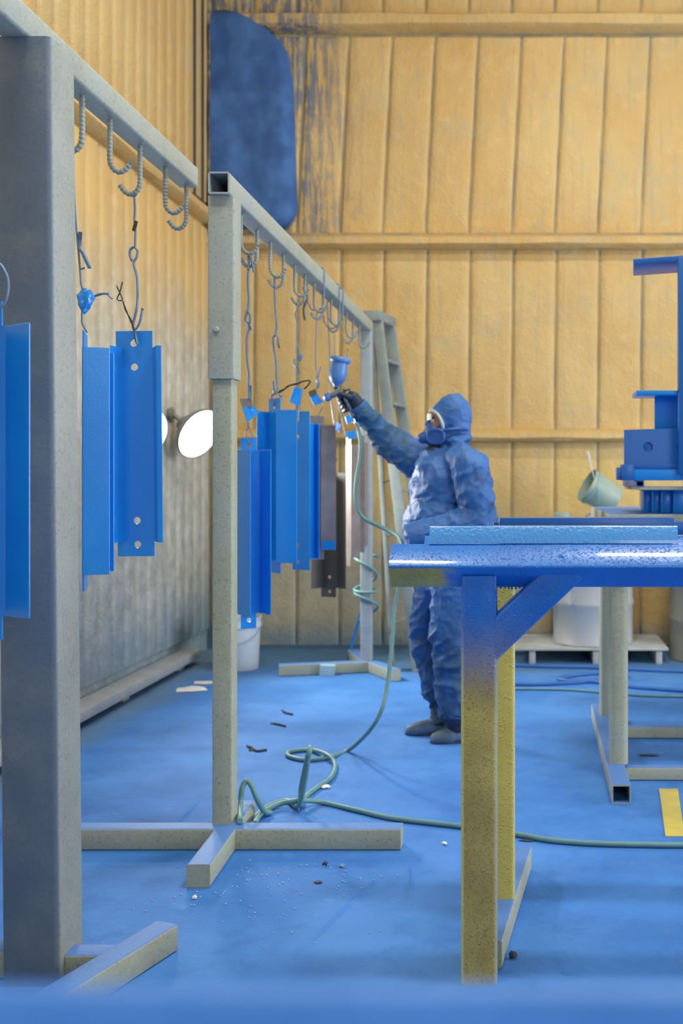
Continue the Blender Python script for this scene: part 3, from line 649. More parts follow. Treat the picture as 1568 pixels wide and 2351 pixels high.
# ------------------------------------------------------------------ stepladder
ld = empty('stepladder', (-.85, 7.4, 0), 'tall dusty aluminium stepladder standing behind the painter', 'ladder')
w3 = Vector((.18, .98, 0)).normalized()
Lt, Lb = Vector((-1.045, 7.42, 2.46)), Vector((-.725, 7.12, .002)); Rt, Rb = Lt+w3*.27, Lb+w3*.50
Bt, Bb = Vector((-1.085, 7.43, 2.44)), Vector((-.905, 7.20, .002)); B2t, B2b = Bt+w3*.27, Bb+w3*.50
for nm, a, b, ww, dd in (('front_rail', Lt, Lb, .034, .075), ('front_rail', Rt, Rb, .034, .085), ('rear_rail', Bt, Bb, .028, .04), ('rear_rail', B2t, B2b, .028, .04)):
    bm = B(); sqtube(bm, b, a, dd if nm == 'front_rail' else ww, ww, .003, up=w3); obj(nm, bm, M['alu'], ld)
for k in range(1, 8):
    t = k/8; a = Lb.lerp(Lt, t); b = Rb.lerp(Rt, t); bm = B(); sqtube(bm, a+w3*.018, b-w3*.018, .085, .022, .003); obj('step', bm, M['alu'], ld)
for k in (1, 3, 5, 7):
    t = k/8; a = Bb.lerp(Bt, t); b = B2b.lerp(B2t, t); bm = B(); tube(bm, [a+w3*.015, b-w3*.015], .010, 8); obj('rear_bar', bm, M['alu'], ld)
bm = B(); a = Lb.lerp(Lt, .53); b = Bb.lerp(Bt, .53); tube(bm, [a, b], .012, 8); obj('spreader', bm, M['aludark'], ld)
bm = B(); c_ = (Lt+Rt+Bt+B2t)/4; box(bm, (-.075, -.19, -.02), (.065, .19, .055), .012, Matrix.Translation(c_+Vector((0, 0, .0))) @ Matrix.Rotation(-math.atan2(.18, .98), 4, 'Z')); obj('cap', bm, M['alu'], ld)
# ------------------------------------------------------------------ twin wall lamps
def lamp(px, py, Y, nrm, r, label, power):
    c = P(px, py, Y); n = Vector(nrm).normalized(); root = empty('work_lamp', c, label, 'lamp', 'round work lamps on the left wall')
    T = Matrix.Translation(c) @ n.to_track_quat('Z', 'Y').to_matrix().to_4x4()
    bm = B(); lathe(bm, [(.035, -.17), (.05, -.165), (.055, -.12), (r*.62, -.09), (r*.93, -.03), (r*1.02, 0), (r*1.02, .012), (r*.97, .012), (r*.96, 0)], 28, T, (True, False)); obj('reflector', bm, M['lampbody'], root)
    bm = B(); lathe(bm, [(r*.96, -.004), (r*.7, .012), (r*.3, .02), (.002, .022)], 28, T, (True, True)); obj('lens', bm, M['lamp'], root)
    bm = B(); b0 = c-n*.16; tube(bm, [b0, b0+Vector((-.05, .0, .05)), Vector((XL+.03, b0.y, b0.z+.06))], .014, 10, smooth=4); obj('bracket', bm, M['lampbody'], root)
    bm = B(); lathe(bm, [(.05, 0), (.05, .02), (.02, .03)], 16, Matrix.Translation((XL+.028, b0.y, b0.z+.06)) @ Matrix.Rotation(math.pi/2, 4, 'Y')); obj('wall_plate', bm, M['lampbody'], root)
    l = bpy.data.lights.new('work_lamp_light', 'AREA'); l.shape = 'DISK'; l.size = r*1.7; l.energy = power; l.spread = math.radians(104); l.color = (1, .95, .84)
    o = bpy.data.objects.new('work_lamp_light', l); COL.objects.link(o); o.location = c+n*.05; o.rotation_euler = n.to_track_quat('-Z', 'Y').to_euler(); o.rotation_euler = (-n).to_track_quat('Z', 'Y').to_euler()
    return root
lamp(456, 995, 7.10, (.90, -.44, -.50), .180, 'lit round work lamp glowing white beside the middle rack front post', 46)
lamp(331, 990, 6.02, (.80, -.55, -.30), .15, 'lit round work lamp mostly hidden behind the four-hole channel', 16)
# ------------------------------------------------------------------ blue cover on the back wall
bm = B(); nU, nV = 26, 40
outl = []
g = []
for j in range(nV+1):
    v = j/nV; z = 3.24+v*1.68; row = []
    xl = -2.39; xr = -1.80+.06*(1-v)
    if v > .72: xr = -1.80-.50*((v-.72)/.28)**2.6
    if v < .10: xr -= .10*((.10-v)/.10)**2
    for i in range(nU+1):
        u = i/nU; x = xl+(xr-xl)*u; e = min(1, min(u+.25, 1-u, v*2.2, (1-v)*2.2)/.10)
        d = .02+.085*max(0, e)**.5+.022*noise.noise(Vector((x*4, z*3, 1)))*max(0, e)+.010*noise.noise(Vector((x*11, z*7, 4)))*max(0, e)
        row.append(bm.verts.new((x, YB-.045-d, z)))
    g.append(row)
for j in range(nV):
    for i in range(nU): bm.faces.new((g[j][i], g[j][i+1], g[j+1][i+1], g[j+1][i]))
r = bmesh.ops.extrude_face_region(bm, geom=bm.faces[:])
for v in [e for e in r['geom'] if isinstance(e, bmesh.types.BMVert)]: v.co.y = YB-.046
tag(obj('blue_cover', bm, M['tarp'], ang=70), 'large blue rounded padded cover high in the back corner', 'cover')
# ------------------------------------------------------------------ drums, pallet, pails
pa = empty('pallet', (.5, 7.6, 0), 'pale dusty wooden pallet under the silver drum', 'pallet')
for k in range(6):
    y = 7.40+k*.115; bm = B(); box(bm, (-.14, y, .098), (1.02, y+.09, .118), .003); obj('board', bm, M['wood'], pa)
for px in (1222, 1368, 1513):
    x = XY(px, 7.42)[0]; bm = B(); box(bm, (x-.022, 7.415, .0), (x+.022, 8.05, .098), .003); obj('stringer', bm, M['wood'], pa)
def drum(label, x, y, z0, r, h, mat):
    root = empty('steel_drum', (x, y, z0), label, 'drum')
    pr = [(r*.97, 0), (r*1.01, .004), (r*1.01, .018), (r, .024)]
    for f in (.335, .665): pr += [(r, h*f-.03), (r*1.03, h*f-.008), (r*1.03, h*f+.008), (r, h*f+.03)]
    pr += [(r, h-.024), (r*1.01, h-.018), (r*1.01, h-.002), (r*.98, h), (r*.96, h-.014)]
    bm = B(); lathe(bm, pr, 40, Matrix.Translation((x, y, z0))); obj('body', bm, mat, root)
    bm = B(); lathe(bm, [(.035, 0), (.035, .010), (.028, .014)], 14, Matrix.Translation((x+r*.6, y, z0+h-.014))); obj('bung', bm, mat, root)
    return root
drum('silver steel drum with blue paint runs on the pallet', .505, 7.70, .1185, .292, .885, M['steeldrum'])
drum('olive grey steel drum standing to the right of the pallet', 1.36, 7.68, 0, .292, .885, M['olivedrum'])
def pail(label, T, r, h, mat, stick=None, dz=1.0):
    root = empty('pail', T.translation, label, 'pail')
    bm = B(); lathe(bm, [(r*.86, 0), (r*.88, .004), (r*.97, h*.80), (r*1.03, h*.81), (r*1.03, h*.87), (r*.99, h*.88), (r*1.0, h*.985), (r*1.04, h*.99), (r*1.04, h), (r*.96, h), (r*.84, .012)], 30, T); obj('body', bm, mat, root)
    bm = B(); pts = [T @ Vector((r*1.03*math.cos(a), r*1.03*math.sin(a)*.35+ (.0), h*.84-abs(math.sin(a))*r*.9)) for a in [math.pi*k/12 for k in range(13)]]; pts = [T @ Vector((r*1.04*math.cos(math.pi*k/12), -r*1.05*math.sin(math.pi*k/12)-.004*0, h*.84-.12*math.sin(math.pi*k/12))) for k in range(13)]
    tube(bm, pts, .0025, 6); obj('handle', bm, M['galv'], root)
    return root
pail('white plastic pail standing behind the middle rack front post', Matrix.Translation((XY(538, 7.12)[0], 7.24, .001)), .148, .36, M['pail'])
axis = Vector((-.80, -.18, .45)).normalized(); c0 = P(1412, 1150, 7.62)
gp = pail('tilted pale green pail lying on top of the silver drum', Matrix.Translation(c0) @ axis.to_track_quat('Z', 'Y').to_matrix().to_4x4(), .125, .245, M['greenpail'])
bm = B(); tube(bm, [P(1366, 1105, 7.60), P(1350, 1036, 7.60)], .006, 8); obj('stir_stick', bm, M['cream'], gp)
bm = B(); lathe(bm, [(.17, 0), (.175, .01), (.175, .05), (.165, .056)], 28, Matrix.Translation((XY(1400, 7.68)[0], 7.70, 1.0035))); tag(obj('drum_lid', bm, M['pail']), 'pale round lid under the tilted green pail', 'lid')
bm = B(); lathe(bm, [(.062, 0), (.066, .006), (.066, .06), (.058, .066), (.05, .06)], 20, Matrix.Translation((XY(1292, 7.6)[0], 7.66, 1.0035))); tag(obj('paint_can', bm, M['greenpail']), 'small dark green can at the left edge of the silver drum', 'can')
# ------------------------------------------------------------------ hoses
def hose(label, pts, r, mat, smooth=8):
    bm = B(); tube(bm, pts, r, 10, smooth=smooth); return tag(obj('air_hose', bm, M[mat], ang=70), label, 'hose')
HR = .0100
def fz(px, py, z=HR+.001): return Fl(px, py, z)
gun_h = P(817, 968, 5.40)
hp = [gun_h, P(824, 990, 5.40), P(828, 1020, 5.38), P(826, 1055, 5.36), P(820, 1090, 5.33), P(816, 1130, 5.30), P(820, 1165, 5.28), P(836, 1190, 5.26), P(870, 1208, 5.22), P(900, 1222, 5.16), P(920, 1240, 5.08), P(928, 1280, 5.0), P(918, 1340, 4.96), P(906, 1400, 4.92), P(902, 1460, 4.86), P(896, 1520, 4.80), P(888, 1580, 4.75), P(874, 1635, 4.70), P(846, 1680, 4.75)]
hp += [fz(800, 1722), fz(755, 1738), fz(700, 1744), fz(662, 1735), fz(668, 1725), fz(715, 1722), fz(752, 1733, .03), fz(769, 1755), fz(760, 1785), fz(725, 1810), fz(694, 1836)]
p = Fl(700, 1838, .02)
hp += [fz(690, 1846, .03), fz(692, 1830, .05)+Vector((0, 0, .04)), P(706, 1740, 3.98), P(713, 1716, 3.99), P(708, 1740, 4.0), fz(688, 1846, .04), fz(660, 1838), fz(630, 1845), fz(600, 1862), fz(578, 1885)]
hose('teal air hose running from the spray gun down to coils on the floor', hp, HR, 'hose', 7)
hp2 = [fz(585, 1890, .05), fz(600, 1868, .02), fz(640, 1846, .02), fz(690, 1838, .035), fz(740, 1842), fz(820, 1860), fz(900, 1878), fz(1000, 1890), fz(1060, 1897), fz(1180, 1914), fz(1260, 1928), fz(1360, 1936), fz(1470, 1939), fz(1580, 1940), fz(1760, 1938)]
hose('teal air hose trailing right across the floor under the bench', hp2, HR, 'hose', 7)
bm = B(); tube(bm, [Fl(551, 1885, .09), P(552, 1850, 3.90), P(556, 1810, 3.92), P(566, 1793, 3.93), P(578, 1805, 3.93), P(590, 1835, 3.94), fz(606, 1862, .03), fz(622, 1866)], HR, 10, smooth=7); tag(obj('air_hose', bm, M['hose'], ang=70), 'arched hump of teal hose beside the foot of the middle rack', 'hose')
hose('blue hose running along the front of the pallet', [fz(1150, 1527), fz(1250, 1530), fz(1350, 1532), fz(1460, 1537), fz(1600, 1543), fz(1750, 1548)], .015, 'hoseblue')
hose('looped blue hose on the floor in front of the pallet', [fz(1140, 1570), fz(1240, 1571), fz(1330, 1566), fz(1400, 1558), fz(1440, 1552), fz(1400, 1546), fz(1340, 1548), fz(1285, 1556), fz(1300, 1562), fz(1370, 1566), fz(1460, 1578), fz(1600, 1588)], .014, 'hoseblue')
hose('thin dull teal hose lying nearest on the floor beyond the bench', [fz(1150, 1581, .009), fz(1290, 1583, .009), fz(1390, 1590, .009), fz(1480, 1597, .009), fz(1620, 1600, .009)], .008, 'hose')
bm = B()
pts = []
for k in range(40):
    a = k*.55; pts.append(Vector((-1.079+.075*math.cos(a)+.01*math.sin(k), 7.15+.06*math.sin(a), .78-.010*k+.05*math.sin(a*.5))))
tube(bm, pts, .010, 8, smooth=4); tag(obj('hose_coil', bm, M['hose'], ang=70), 'teal hose wrapped around the far post of the middle rack', 'hose')
bm = B(); tube(bm, [P(829, 1405, 7.5), Fl(800, 1512, .008)+Vector((0, 0, .005))], .012, 10); tag(obj('leaning_rod', bm, M['gloss']), 'blue rod leaning beside the far post of the middle rack', 'rod')
# ------------------------------------------------------------------ litter on the floor
def scrap(name, label, px, py, rx, ry, rz, mat, seed, cat):
    bm = B(); bmesh.ops.create_icosphere(bm, subdivisions=2, radius=1); c = Fl(px, py)
    for v in bm.verts:
        d = v.co.copy(); k = 1+.45*noise.noise(d*1.7+Vector((seed, 0, 0))); v.co = Vector((c.x+d.x*rx*k, c.y+d.y*ry*k, max(0.0005, rz+d.z*rz*k)))
    tag(obj(name, bm, mat, ang=35), label, cat)
scrap('paper_or_light_patch', 'small white paper scrap on the floor right of the hose coils', 746, 1809, .022, .02, .006, M['cream'], 1, 'paper')
scrap('paper_or_light_patch', 'pale strip standing in for a light patch on the floor near the left rail', 440, 1583, .09, .09, .003, M['cream'], 2, 'paper')  # this strip and the next model pale lamp glare on the floor
scrap('paper_or_light_patch', 'second pale strip standing in for a floor light patch farther along the left rail', 468, 1568, .08, .05, .003, M['cream'], 3, 'paper')
scrap('pebble', 'dark pebble left of its twin in front of the middle rack foot', 746, 1987, .008, .008, .007, M['twig'], 4, 'debris')
scrap('pebble', 'grey pebble right of its twin in front of the middle rack foot', 785, 1991, .009, .008, .006, M['galv'], 5, 'debris')
scrap('pebble', 'white pebble in front of the rack foot end at left', 447, 2064, .008, .008, .006, M['cream'], 6, 'debris')
scrap('pebble', 'white pebble on the floor left of the yellow front leg', 1020, 1940, .009, .008, .006, M['cream'], 7, 'debris')
scrap('metal_chip', 'dark flat chip on the floor in front of the rack feet', 730, 2027, .014, .010, .003, M['twig'], 8, 'debris')
scrap('metal_chip', 'dark chip at the bottom right of the bench foot', 1178, 2200, .012, .010, .010, M['twig'], 9, 'debris')
scrap('metal_chip', 'dark elongated scrap on the floor right of the second bench foot', 1490, 1735, .045, .018, .004, M['twig'], 10, 'debris')
scrap('metal_chip', 'flat dark scrap under the hose behind the yellow legs', 1210, 1931, .03, .01, .003, M['twig'], 11, 'debris')
def twig(label, chains):
    bm = B()
    for ch in chains: tube(bm, [Fl(px, py, .006) for px, py in ch], .006, 6, smooth=3)
    tag(obj('wire_scrap', bm, M['twig']), label, 'debris')
twig('dark forked wire scrap on the floor between the rack posts', [[(567, 1712), (580, 1718), (590, 1724), (612, 1721)], [(585, 1720), (572, 1722)]])
twig('dark curled scrap farther back on the floor', [[(622, 1660), (640, 1663), (655, 1667)], [(648, 1630), (655, 1636), (672, 1640)]])
# ------------------------------------------------------------------ painter
def remesh(bm, voxel, smooth_it, name):
    me = bpy.data.meshes.new(name); bm.to_mesh(me); bm.free()
    o = bpy.data.objects.new('tmp', me); COL.objects.link(o)
    r = o.modifiers.new('r', 'REMESH'); r.mode = 'VOXEL'; r.voxel_size = voxel; r.use_smooth_shade = True
    if smooth_it:
        s = o.modifiers.new('s', 'SMOOTH'); s.iterations = smooth_it; s.factor = .5
    dg = bpy.context.evaluated_depsgraph_get(); me2 = bpy.data.meshes.new_from_object(o.evaluated_get(dg))
    bpy.data.objects.remove(o); bpy.data.meshes.remove(me); me2.name = name
    me2.materials.clear(); return me2
def cap(bm, p0, r0, p1, r1, n=16, m=5):
    """tapered capsule"""
    p0, p1 = Vector(p0), Vector(p1); d = (p1-p0); L_ = d.length; d.normalize(); x, y = frame(d); rings = []
    for k in range(m):
        a = -math.pi/2+math.pi/2*(k+.3)/m; rings.append((p0+d*r0*math.sin(a), r0*math.cos(a)))
    rings.append((p0, r0)); rings.append((p1, r1))
    for k in range(m):
        a = math.pi/2*(k+.7)/m; rings.append((p1+d*r1*math.sin(a), r1*math.cos(a)))
    loft(bm, [[c+(x*math.cos(2*math.pi*i/n)+y*math.sin(2*math.pi*i/n))*r for i in range(n)] for c, r in rings])
def ell(bm, c, rf, rl, rz, fx, lx, tilt=0.0):
    g = bmesh.ops.create_uvsphere(bm, u_segments=24, v_segments=14, radius=1); c = Vector(c)
    for v in g['verts']:
        q = v.co; v.co = c+fx*(q.x*rf)+lx*(q.y*rl)+Vector((0, 0, q.z*rz))
FV = Vector((-.906, -.423, 0)); LV = Vector((.423, -.906, 0)); O0 = Vector((-.386, 5.33, 0))
def Q(a, b, z): return O0+FV*a+LV*b+Vector((0, 0, z))
HF = Vector((-.985, -.17, 0)); HL = Vector((.17, -.985, 0))
person = empty('person', (-.38, 5.32, 0), 'person in a blue paint-covered hooded coverall and respirator holding a spray gun', 'person')
bm = B()
# torso
ell(bm, Q(.018, -.025, 1.26), .165, .190, .25, FV, LV); ell(bm, Q(.045, -.01, 1.03), .180, .205, .26, FV, LV); ell(bm, Q(-.01, 0, .86), .155, .190, .17, FV, LV)
cap(bm, Q(-.01, -.15, 1.405), .082, Q(-.015, .16, 1.40), .085); cap(bm, Q(-.045, 0, 1.39), .115, Q(-.02, 0, 1.47), .078)
cap(bm, Q(-.05, .10, 1.36), .11, Q(-.04, -.10, 1.36), .11)
# hood and head
HC = Vector((-.374, 5.33, 1.615))
ell(bm, HC-HF*.014+Vector((0, 0, .022)), .094, .086, .110, HF, HL); ell(bm, HC+HF*.045+Vector((0, 0, -.004)), .064, .072, .078, HF, HL)
cap(bm, HC+HF*.04+Vector((0, 0, .060)), .045, HC+HF*.082+Vector((0, 0, .034)), .026); cap(bm, HC-HF*.03+Vector((0, 0, .10)), .034, HC+HF*.02+Vector((0, 0, .088)), .036)
ell(bm, HC-HF*.030+Vector((0, 0, -.050)), .072, .078, .080, HF, HL); cap(bm, HC+Vector((.025, 0, -.05)), .066, Q(-.03, 0, 1.45), .070)
for k in range(14):   # bunched hood fabric round the neck
    a0, a1 = 2*math.pi*k/14, 2*math.pi*(k+1)/14; pk = lambda a: HC+Vector((.022, 0, -.105-.012*math.cos(a)+.006*math.sin(3*a)))-HF*0+HF*(.070*math.cos(a))+HL*(.078*math.sin(a))
    cap(bm, pk(a0), .020+.004*math.sin(5*a0), pk(a1), .020+.004*math.sin(5*a1), 10, 3)
cap(bm, HC+HF*.05+Vector((0, 0, -.06)), .052, HC+HF*.055+Vector((0, 0, -.03)), .060)
# legs
hipL, kneeL, ankL = Q(.0, .095, .84), Vector((-.372, 5.21, .56)), Vector((-.345, 5.23, .165))
hipR, kneeR, ankR = Q(.02, -.095, .84), Vector((-.512, 5.41, .53)), Vector((-.452, 5.41, .20))
cap(bm, hipL, .125, kneeL, .098); cap(bm, kneeL, .098, ankL, .088); cap(bm, hipR, .120, kneeR, .086); cap(bm, kneeR, .086, ankR, .068)
ell(bm, kneeL+Vector((-.01, 0, -.02)), .10, .10, .10, FV, LV); ell(bm, ankL+Vector((.0, 0, .04)), .088, .088, .05, FV, LV)
# arms
sR, eR, wR = Q(.045, -.175, 1.385), Vector((-.722, 5.52, 1.512)), Vector((-.842, 5.455, 1.660))
sL, eL, wL = Q(-.025, .232, 1.365), Vector((-.222, 5.10, 1.115)), Vector((-.505, 5.03, 1.045))
cap(bm, sR, .092, eR, .086); cap(bm, eR, .086, wR, .052); ell(bm, (eR+sR)/2+Vector((.01, 0, -.055)), .12, .075, .070, Vector((.9, 0, -.43)), Vector((0, 1, 0)))
cap(bm, sL, .095, eL, .084); cap(bm, eL, .086, wL, .060); ell(bm, eL+Vector((-.02, 0, .0)), .09, .085, .10, FV, LV)
# ankles inside the cuffs
cap(bm, ankL+Vector((-.0, 0, -.01)), .055, Vector((-.335, 5.23, .07)), .05); cap(bm, ankR, .048, Vector((-.435, 5.40, .07)), .047)
me = remesh(bm, .0080, 3, 'body')
# cloth folds
NRM = [v.normal.copy() for v in me.vertices]
for v, n in zip(me.vertices, NRM):
    c = v.co.copy()
    w_ = c+Vector((noise.noise(c*3), noise.noise(c*3+Vector((7, 0, 0))), noise.noise(c*3+Vector((0, 9, 0)))))*.06
    fold = noise.noise(Vector((w_.x*7, w_.y*7, w_.z*13)))*.010
    rid = 1-abs(noise.noise(Vector((w_.x*6+w_.z*4, w_.y*6, w_.z*11-w_.x*5))))*2.2
    fold += .012*max(0, rid)**2*(1 if c.z < 1.49 else .5)-.003
    rid2 = 1-abs(noise.noise(Vector((w_.x*14-w_.z*9, w_.y*12, w_.z*20+w_.x*9+4))))*2.4
    fold += .0055*max(0, rid2)**2
    if c.z > 1.49 and c.x > -.55: fold *= .55
    v.co = c+n*fold
me.polygons.foreach_set('use_smooth', [True]*len(me.polygons))
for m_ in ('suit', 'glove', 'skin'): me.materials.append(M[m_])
for p_ in me.polygons:
    c = p_.center
    # face opening between hood and mask
    rel = c-HC; f = rel.dot(HF); l = rel.dot(HL); z = rel.z
    if f > .066 and -.075 < z < .028 and abs(l) < .075: p_.material_index = 2
    if c.z < .145: p_.material_index = 1
    if (c-Q(.075, 0, 1.47)).length < .055 and f > .01: p_.material_index = 1
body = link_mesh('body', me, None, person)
def child(name, bm, mat, ang=50): return obj(name, bm, M[mat], person, ang)
# sleeve cuffs
bm = B(); d = (wL-eL).normalized(); tube(bm, [wL-d*.06, wL-d*.02, wL+d*.03, wL+d*.062], .064, 18, taper=lambda t: .98+.10*math.sin(t*3.1)); child('cuff', bm, 'suit')
bm = B(); d = (wR-eR).normalized(); tube(bm, [wR-d*.05, wR-d*.01, wR+d*.03, wR+d*.05], .050, 18, taper=lambda t: 1.0+.08*math.sin(t*3.1)); child('cuff', bm, 'suit')
# trouser hems
bm = B(); tube(bm, [ankL+Vector((0, 0, .05)), ankL+Vector((0, 0, .0)), ankL+Vector((.0, 0, -.035))], .094, 22, taper=lambda t: 1-.06*t); child('trouser_hem', bm, 'suit')
bm = B(); tube(bm, [ankR+Vector((0, 0, .06)), ankR+Vector((0, 0, .02)), ankR+Vector((0, 0, -.02))], .073, 22); child('trouser_hem', bm, 'suit')
# boots
def boot(toe, heel, w):
    toe, heel = Vector(toe), Vector(heel); d = (toe-heel); L_ = d.length; d.normalize(); s = Vector((-d.y, d.x, 0)); bm = B()
    prof = [(0, .035, .085), (.04, .040, .10), (.12, .040, .098), (.30, .043, .092), (.50, .046, .078), (.70, .050, .066), (.86, .046, .056), (.96, .034, .046), (1.0, .018, .03)]
    rings = []
    for t, hw, h in prof:
        c = heel+d*(L_*t); rings.append([c+s*(hw*x)+Vector((0, 0, z)) for x, z in ((-.9, .002), (-1, .022), (-.96, h*.55), (-.6, h*.92), (0, h), (.6, h*.92), (.96, h*.55), (1, .022), (.9, .002))])
    loft(bm, rings); ank = heel+d*.075
    g = []
    for z, r in ((.06, .056), (.10, .053), (.15, .052), (.19, .054)):
        g.append([ank+d*(r*1.12*math.cos(2*math.pi*k/18))+s*(r*.85*math.sin(2*math.pi*k/18))+Vector((0, 0, z)) for k in range(18)])
    loft(bm, g); me = remesh(bm, .006, 4, 'boot'); me.polygons.foreach_set('use_smooth', [True]*len(me.polygons)); o = link_mesh('boot', me, M['boot'], person)
    bm = B(); rings = []
    for zz_ in (.0, .02):
        rings.append([heel+d*(L_*(.5-.505*math.cos(a)))+s*((.047 if math.cos(a) < 0 or True else .04)*math.sin(a)*(1.0+.12*(-math.cos(a))*-1))+Vector((0, 0, zz_+.0005)) for a in [2*math.pi*k/28 for k in range(28)]])
    loft(bm, rings); obj('sole', bm, M['twig'], o)
boot((-.612, 5.365, 0), (-.355, 5.42, 0), .05); boot((-.468, 5.195, 0), (-.205, 5.26, 0), .05)
# respirator: facepiece, snout, two filters, strap
bm = B(); R0 = HC+HF*.085+Vector((0, 0, -.068))
ell(bm, R0, .052, .060, .062, HF, HL); cap(bm, R0+HF*.02+Vector((0, 0, .035)), .032, R0+HF*.005+Vector((0, 0, .062)), .020); cap(bm, R0+HF*.03+Vector((0, 0, -.02)), .038, R0+HF*.058+Vector((0, 0, -.026)), .030)
me = remesh(bm, .005, 4, 'respirator'); me.polygons.foreach_set('use_smooth', [True]*len(me.polygons)); rsp = link_mesh('respirator', me, M['resp'], person)
for s_ in (1, -1):
    ax = (HL*s_*.93+HF*.30+Vector((0, 0, -.12))).normalized(); c = R0+HL*s_*.055+HF*-.008+Vector((0, 0, -.018))
    T = Matrix.Translation(c) @ ax.to_track_quat('Z', 'Y').to_matrix().to_4x4()
    bm = B(); pr = [(.030, -.01), (.040, .0), (.043, .006), (.043, .026), (.039, .032), (.030, .033), (.028, .029), (.012, .029)]
    rings = []
    for r, z in pr: rings.append([T @ Vector((r*1.12*(abs(math.cos(a))**.7)*math.copysign(1, math.cos(a)), r*.98*(abs(math.sin(a))**.7)*math.copysign(1, math.sin(a)), z)) for a in [2*math.pi*k/24 for k in range(24)]])
    loft(bm, rings); obj('filter', bm, M['resp'], rsp)
bm = B(); tube(bm, [R0+HL*.055+Vector((0, 0, .0)), HC+HL*.100+HF*.02+Vector((0, 0, -.055)), HC+HL*.088-HF*.06+Vector((0, 0, -.05)), HC-HF*.085+Vector((0, 0, -.062))], .009, 8, smooth=5); obj('strap', bm, M['resp'], rsp)
# hood rim, goggles, eye, nose
bm = B(); rim = []
for k in range(25):
    a = math.pi*(-.32+1.64*k/24); rim.append(HC+HF*(.083+.022*math.sin(a)-.03*abs(math.cos(a)))+HL*(.080*math.cos(a))+Vector((0, 0, -.022+.068*math.sin(a))))
tube(bm, rim, .0085, 8, smooth=3); child('hood_rim', bm, 'gog')
for s_ in (1, -1):
    e = HC+HF*.096+HL*s_*.034+Vector((0, 0, -.006)); bm = B(); bmesh.ops.create_uvsphere(bm, u_segments=14, v_segments=10, radius=.0135, matrix=Matrix.Translation(e)); ey = child('eye', bm, 'eyew')  # off-white eyeball
    bm = B(); bmesh.ops.create_uvsphere(bm, u_segments=10, v_segments=8, radius=.0085, matrix=Matrix.Translation(e+HF*.0075+HL*.001)); obj('pupil', bm, M['eye'], ey)
    bm = B(); cap(bm, e+HL*s_*.018+Vector((0, 0, .013)), .0055, e-HL*s_*.016+HF*.006+Vector((0, 0, .016)), .0055, 8, 3); child('eyebrow', bm, 'eye')
bm = B(); gl = []
for k in range(13):
    a = math.pi*(.27+.46*k/12); gl.append(HC+HF*(.060+.062*math.sin(a))+HL*(.088*math.cos(a)))
rings = [[p_+Vector((0, 0, .026)), p_+Vector((0, 0, -.004)), p_+Vector((0, 0, -.004))-HF*.003, p_+Vector((0, 0, .026))-HF*.003] for p_ in gl]; loft(bm, rings); child('goggles', bm, 'gog')  # front strip only, shaped to read as a pale glint on the lens
bm = B(); cap(bm, HC+HF*.104+Vector((0, 0, -.002)), .009, HC+HF*.122+Vector((0, 0, -.036)), .013, 10, 4); child('nose', bm, 'skin')
# ------------------------------------------------------------------ spray gun (held) and gloved hands
YG = 5.43
H0 = P(786, 899, YG); H1 = P(812, 957, YG); hv = (H1-H0).normalized(); uv = Vector((hv.z, 0, -hv.x)).normalized()
if uv.x > 0: uv = -uv
vv = Vector((0, 1, 0))
gun = empty('spray_gun', H0, 'blue-spattered gravity spray gun held high with its cup on top', 'spray gun')
bm = B(); sqtube(bm, H0, H1, .026, .034, .009, up=(0, 1, 0)); obj('handle', bm, M['gunmetal'], gun)
nz_ = P(752, 912, YG); bm = B(); tube(bm, [H0+Vector((.012, 0, .004)), H0, (H0+nz_)/2, nz_], .018, 14, taper=lambda t: 1-.25*t); obj('gun_body', bm, M['gunmetal'], gun)
bd = (nz_-H0).normalized(); T = Matrix.Translation(nz_) @ bd.to_track_quat('Z', 'Y').to_matrix().to_4x4()
bm = B(); lathe(bm, [(.012, -.02), (.021, -.012), (.023, 0), (.021, .012), (.013, .018), (.005, .022)], 18, T); obj('air_cap', bm, M['gunblue'], gun)
ctop, cbot = P(782, 824, YG), P(772, 884, YG); ca = (ctop-cbot).normalized(); T = Matrix.Translation(cbot) @ ca.to_track_quat('Z', 'Y').to_matrix().to_4x4(); h = (ctop-cbot).length
bm = B(); lathe(bm, [(.010, -.012), (.014, 0), (.030, .012), (.043, .034), (.0455, .06), (.043, h*.78), (.040, h*.92)], 26, T); cup = obj('cup', bm, M['gunblue'], gun)
bm = B(); lathe(bm, [(.040, h*.86), (.050, h*.87), (.055, h*.92), (.055, h*1.0), (.049, h*1.06), (.02, h*1.08)], 26, T); obj('lid', bm, M['gunblue'], cup)
bm = B(); tube(bm, [cbot-ca*.03, cbot+ca*.004], .012, 12); obj('cup_neck', bm, M['gunmetal'], gun)
bm = B(); tg = [H0+uv*.028+hv*.0, H0+uv*.034+hv*.03, H0+uv*.030+hv*.06, H0+uv*.040+hv*.085]; tube(bm, tg, .0055, 8, smooth=4); obj('trigger', bm, M['gunmetal'], gun)
bm = B(); tube(bm, [H1-hv*.005, H1+hv*.03], .0105, 10); obj('air_fitting', bm, M['gunmetal'], gun)
bm = B(); tube(bm, [H0+Vector((.012, 0, .004)), H0+Vector((.04, 0, .012))], .009, 10); obj('control_knob', bm, M['gunmetal'], gun)
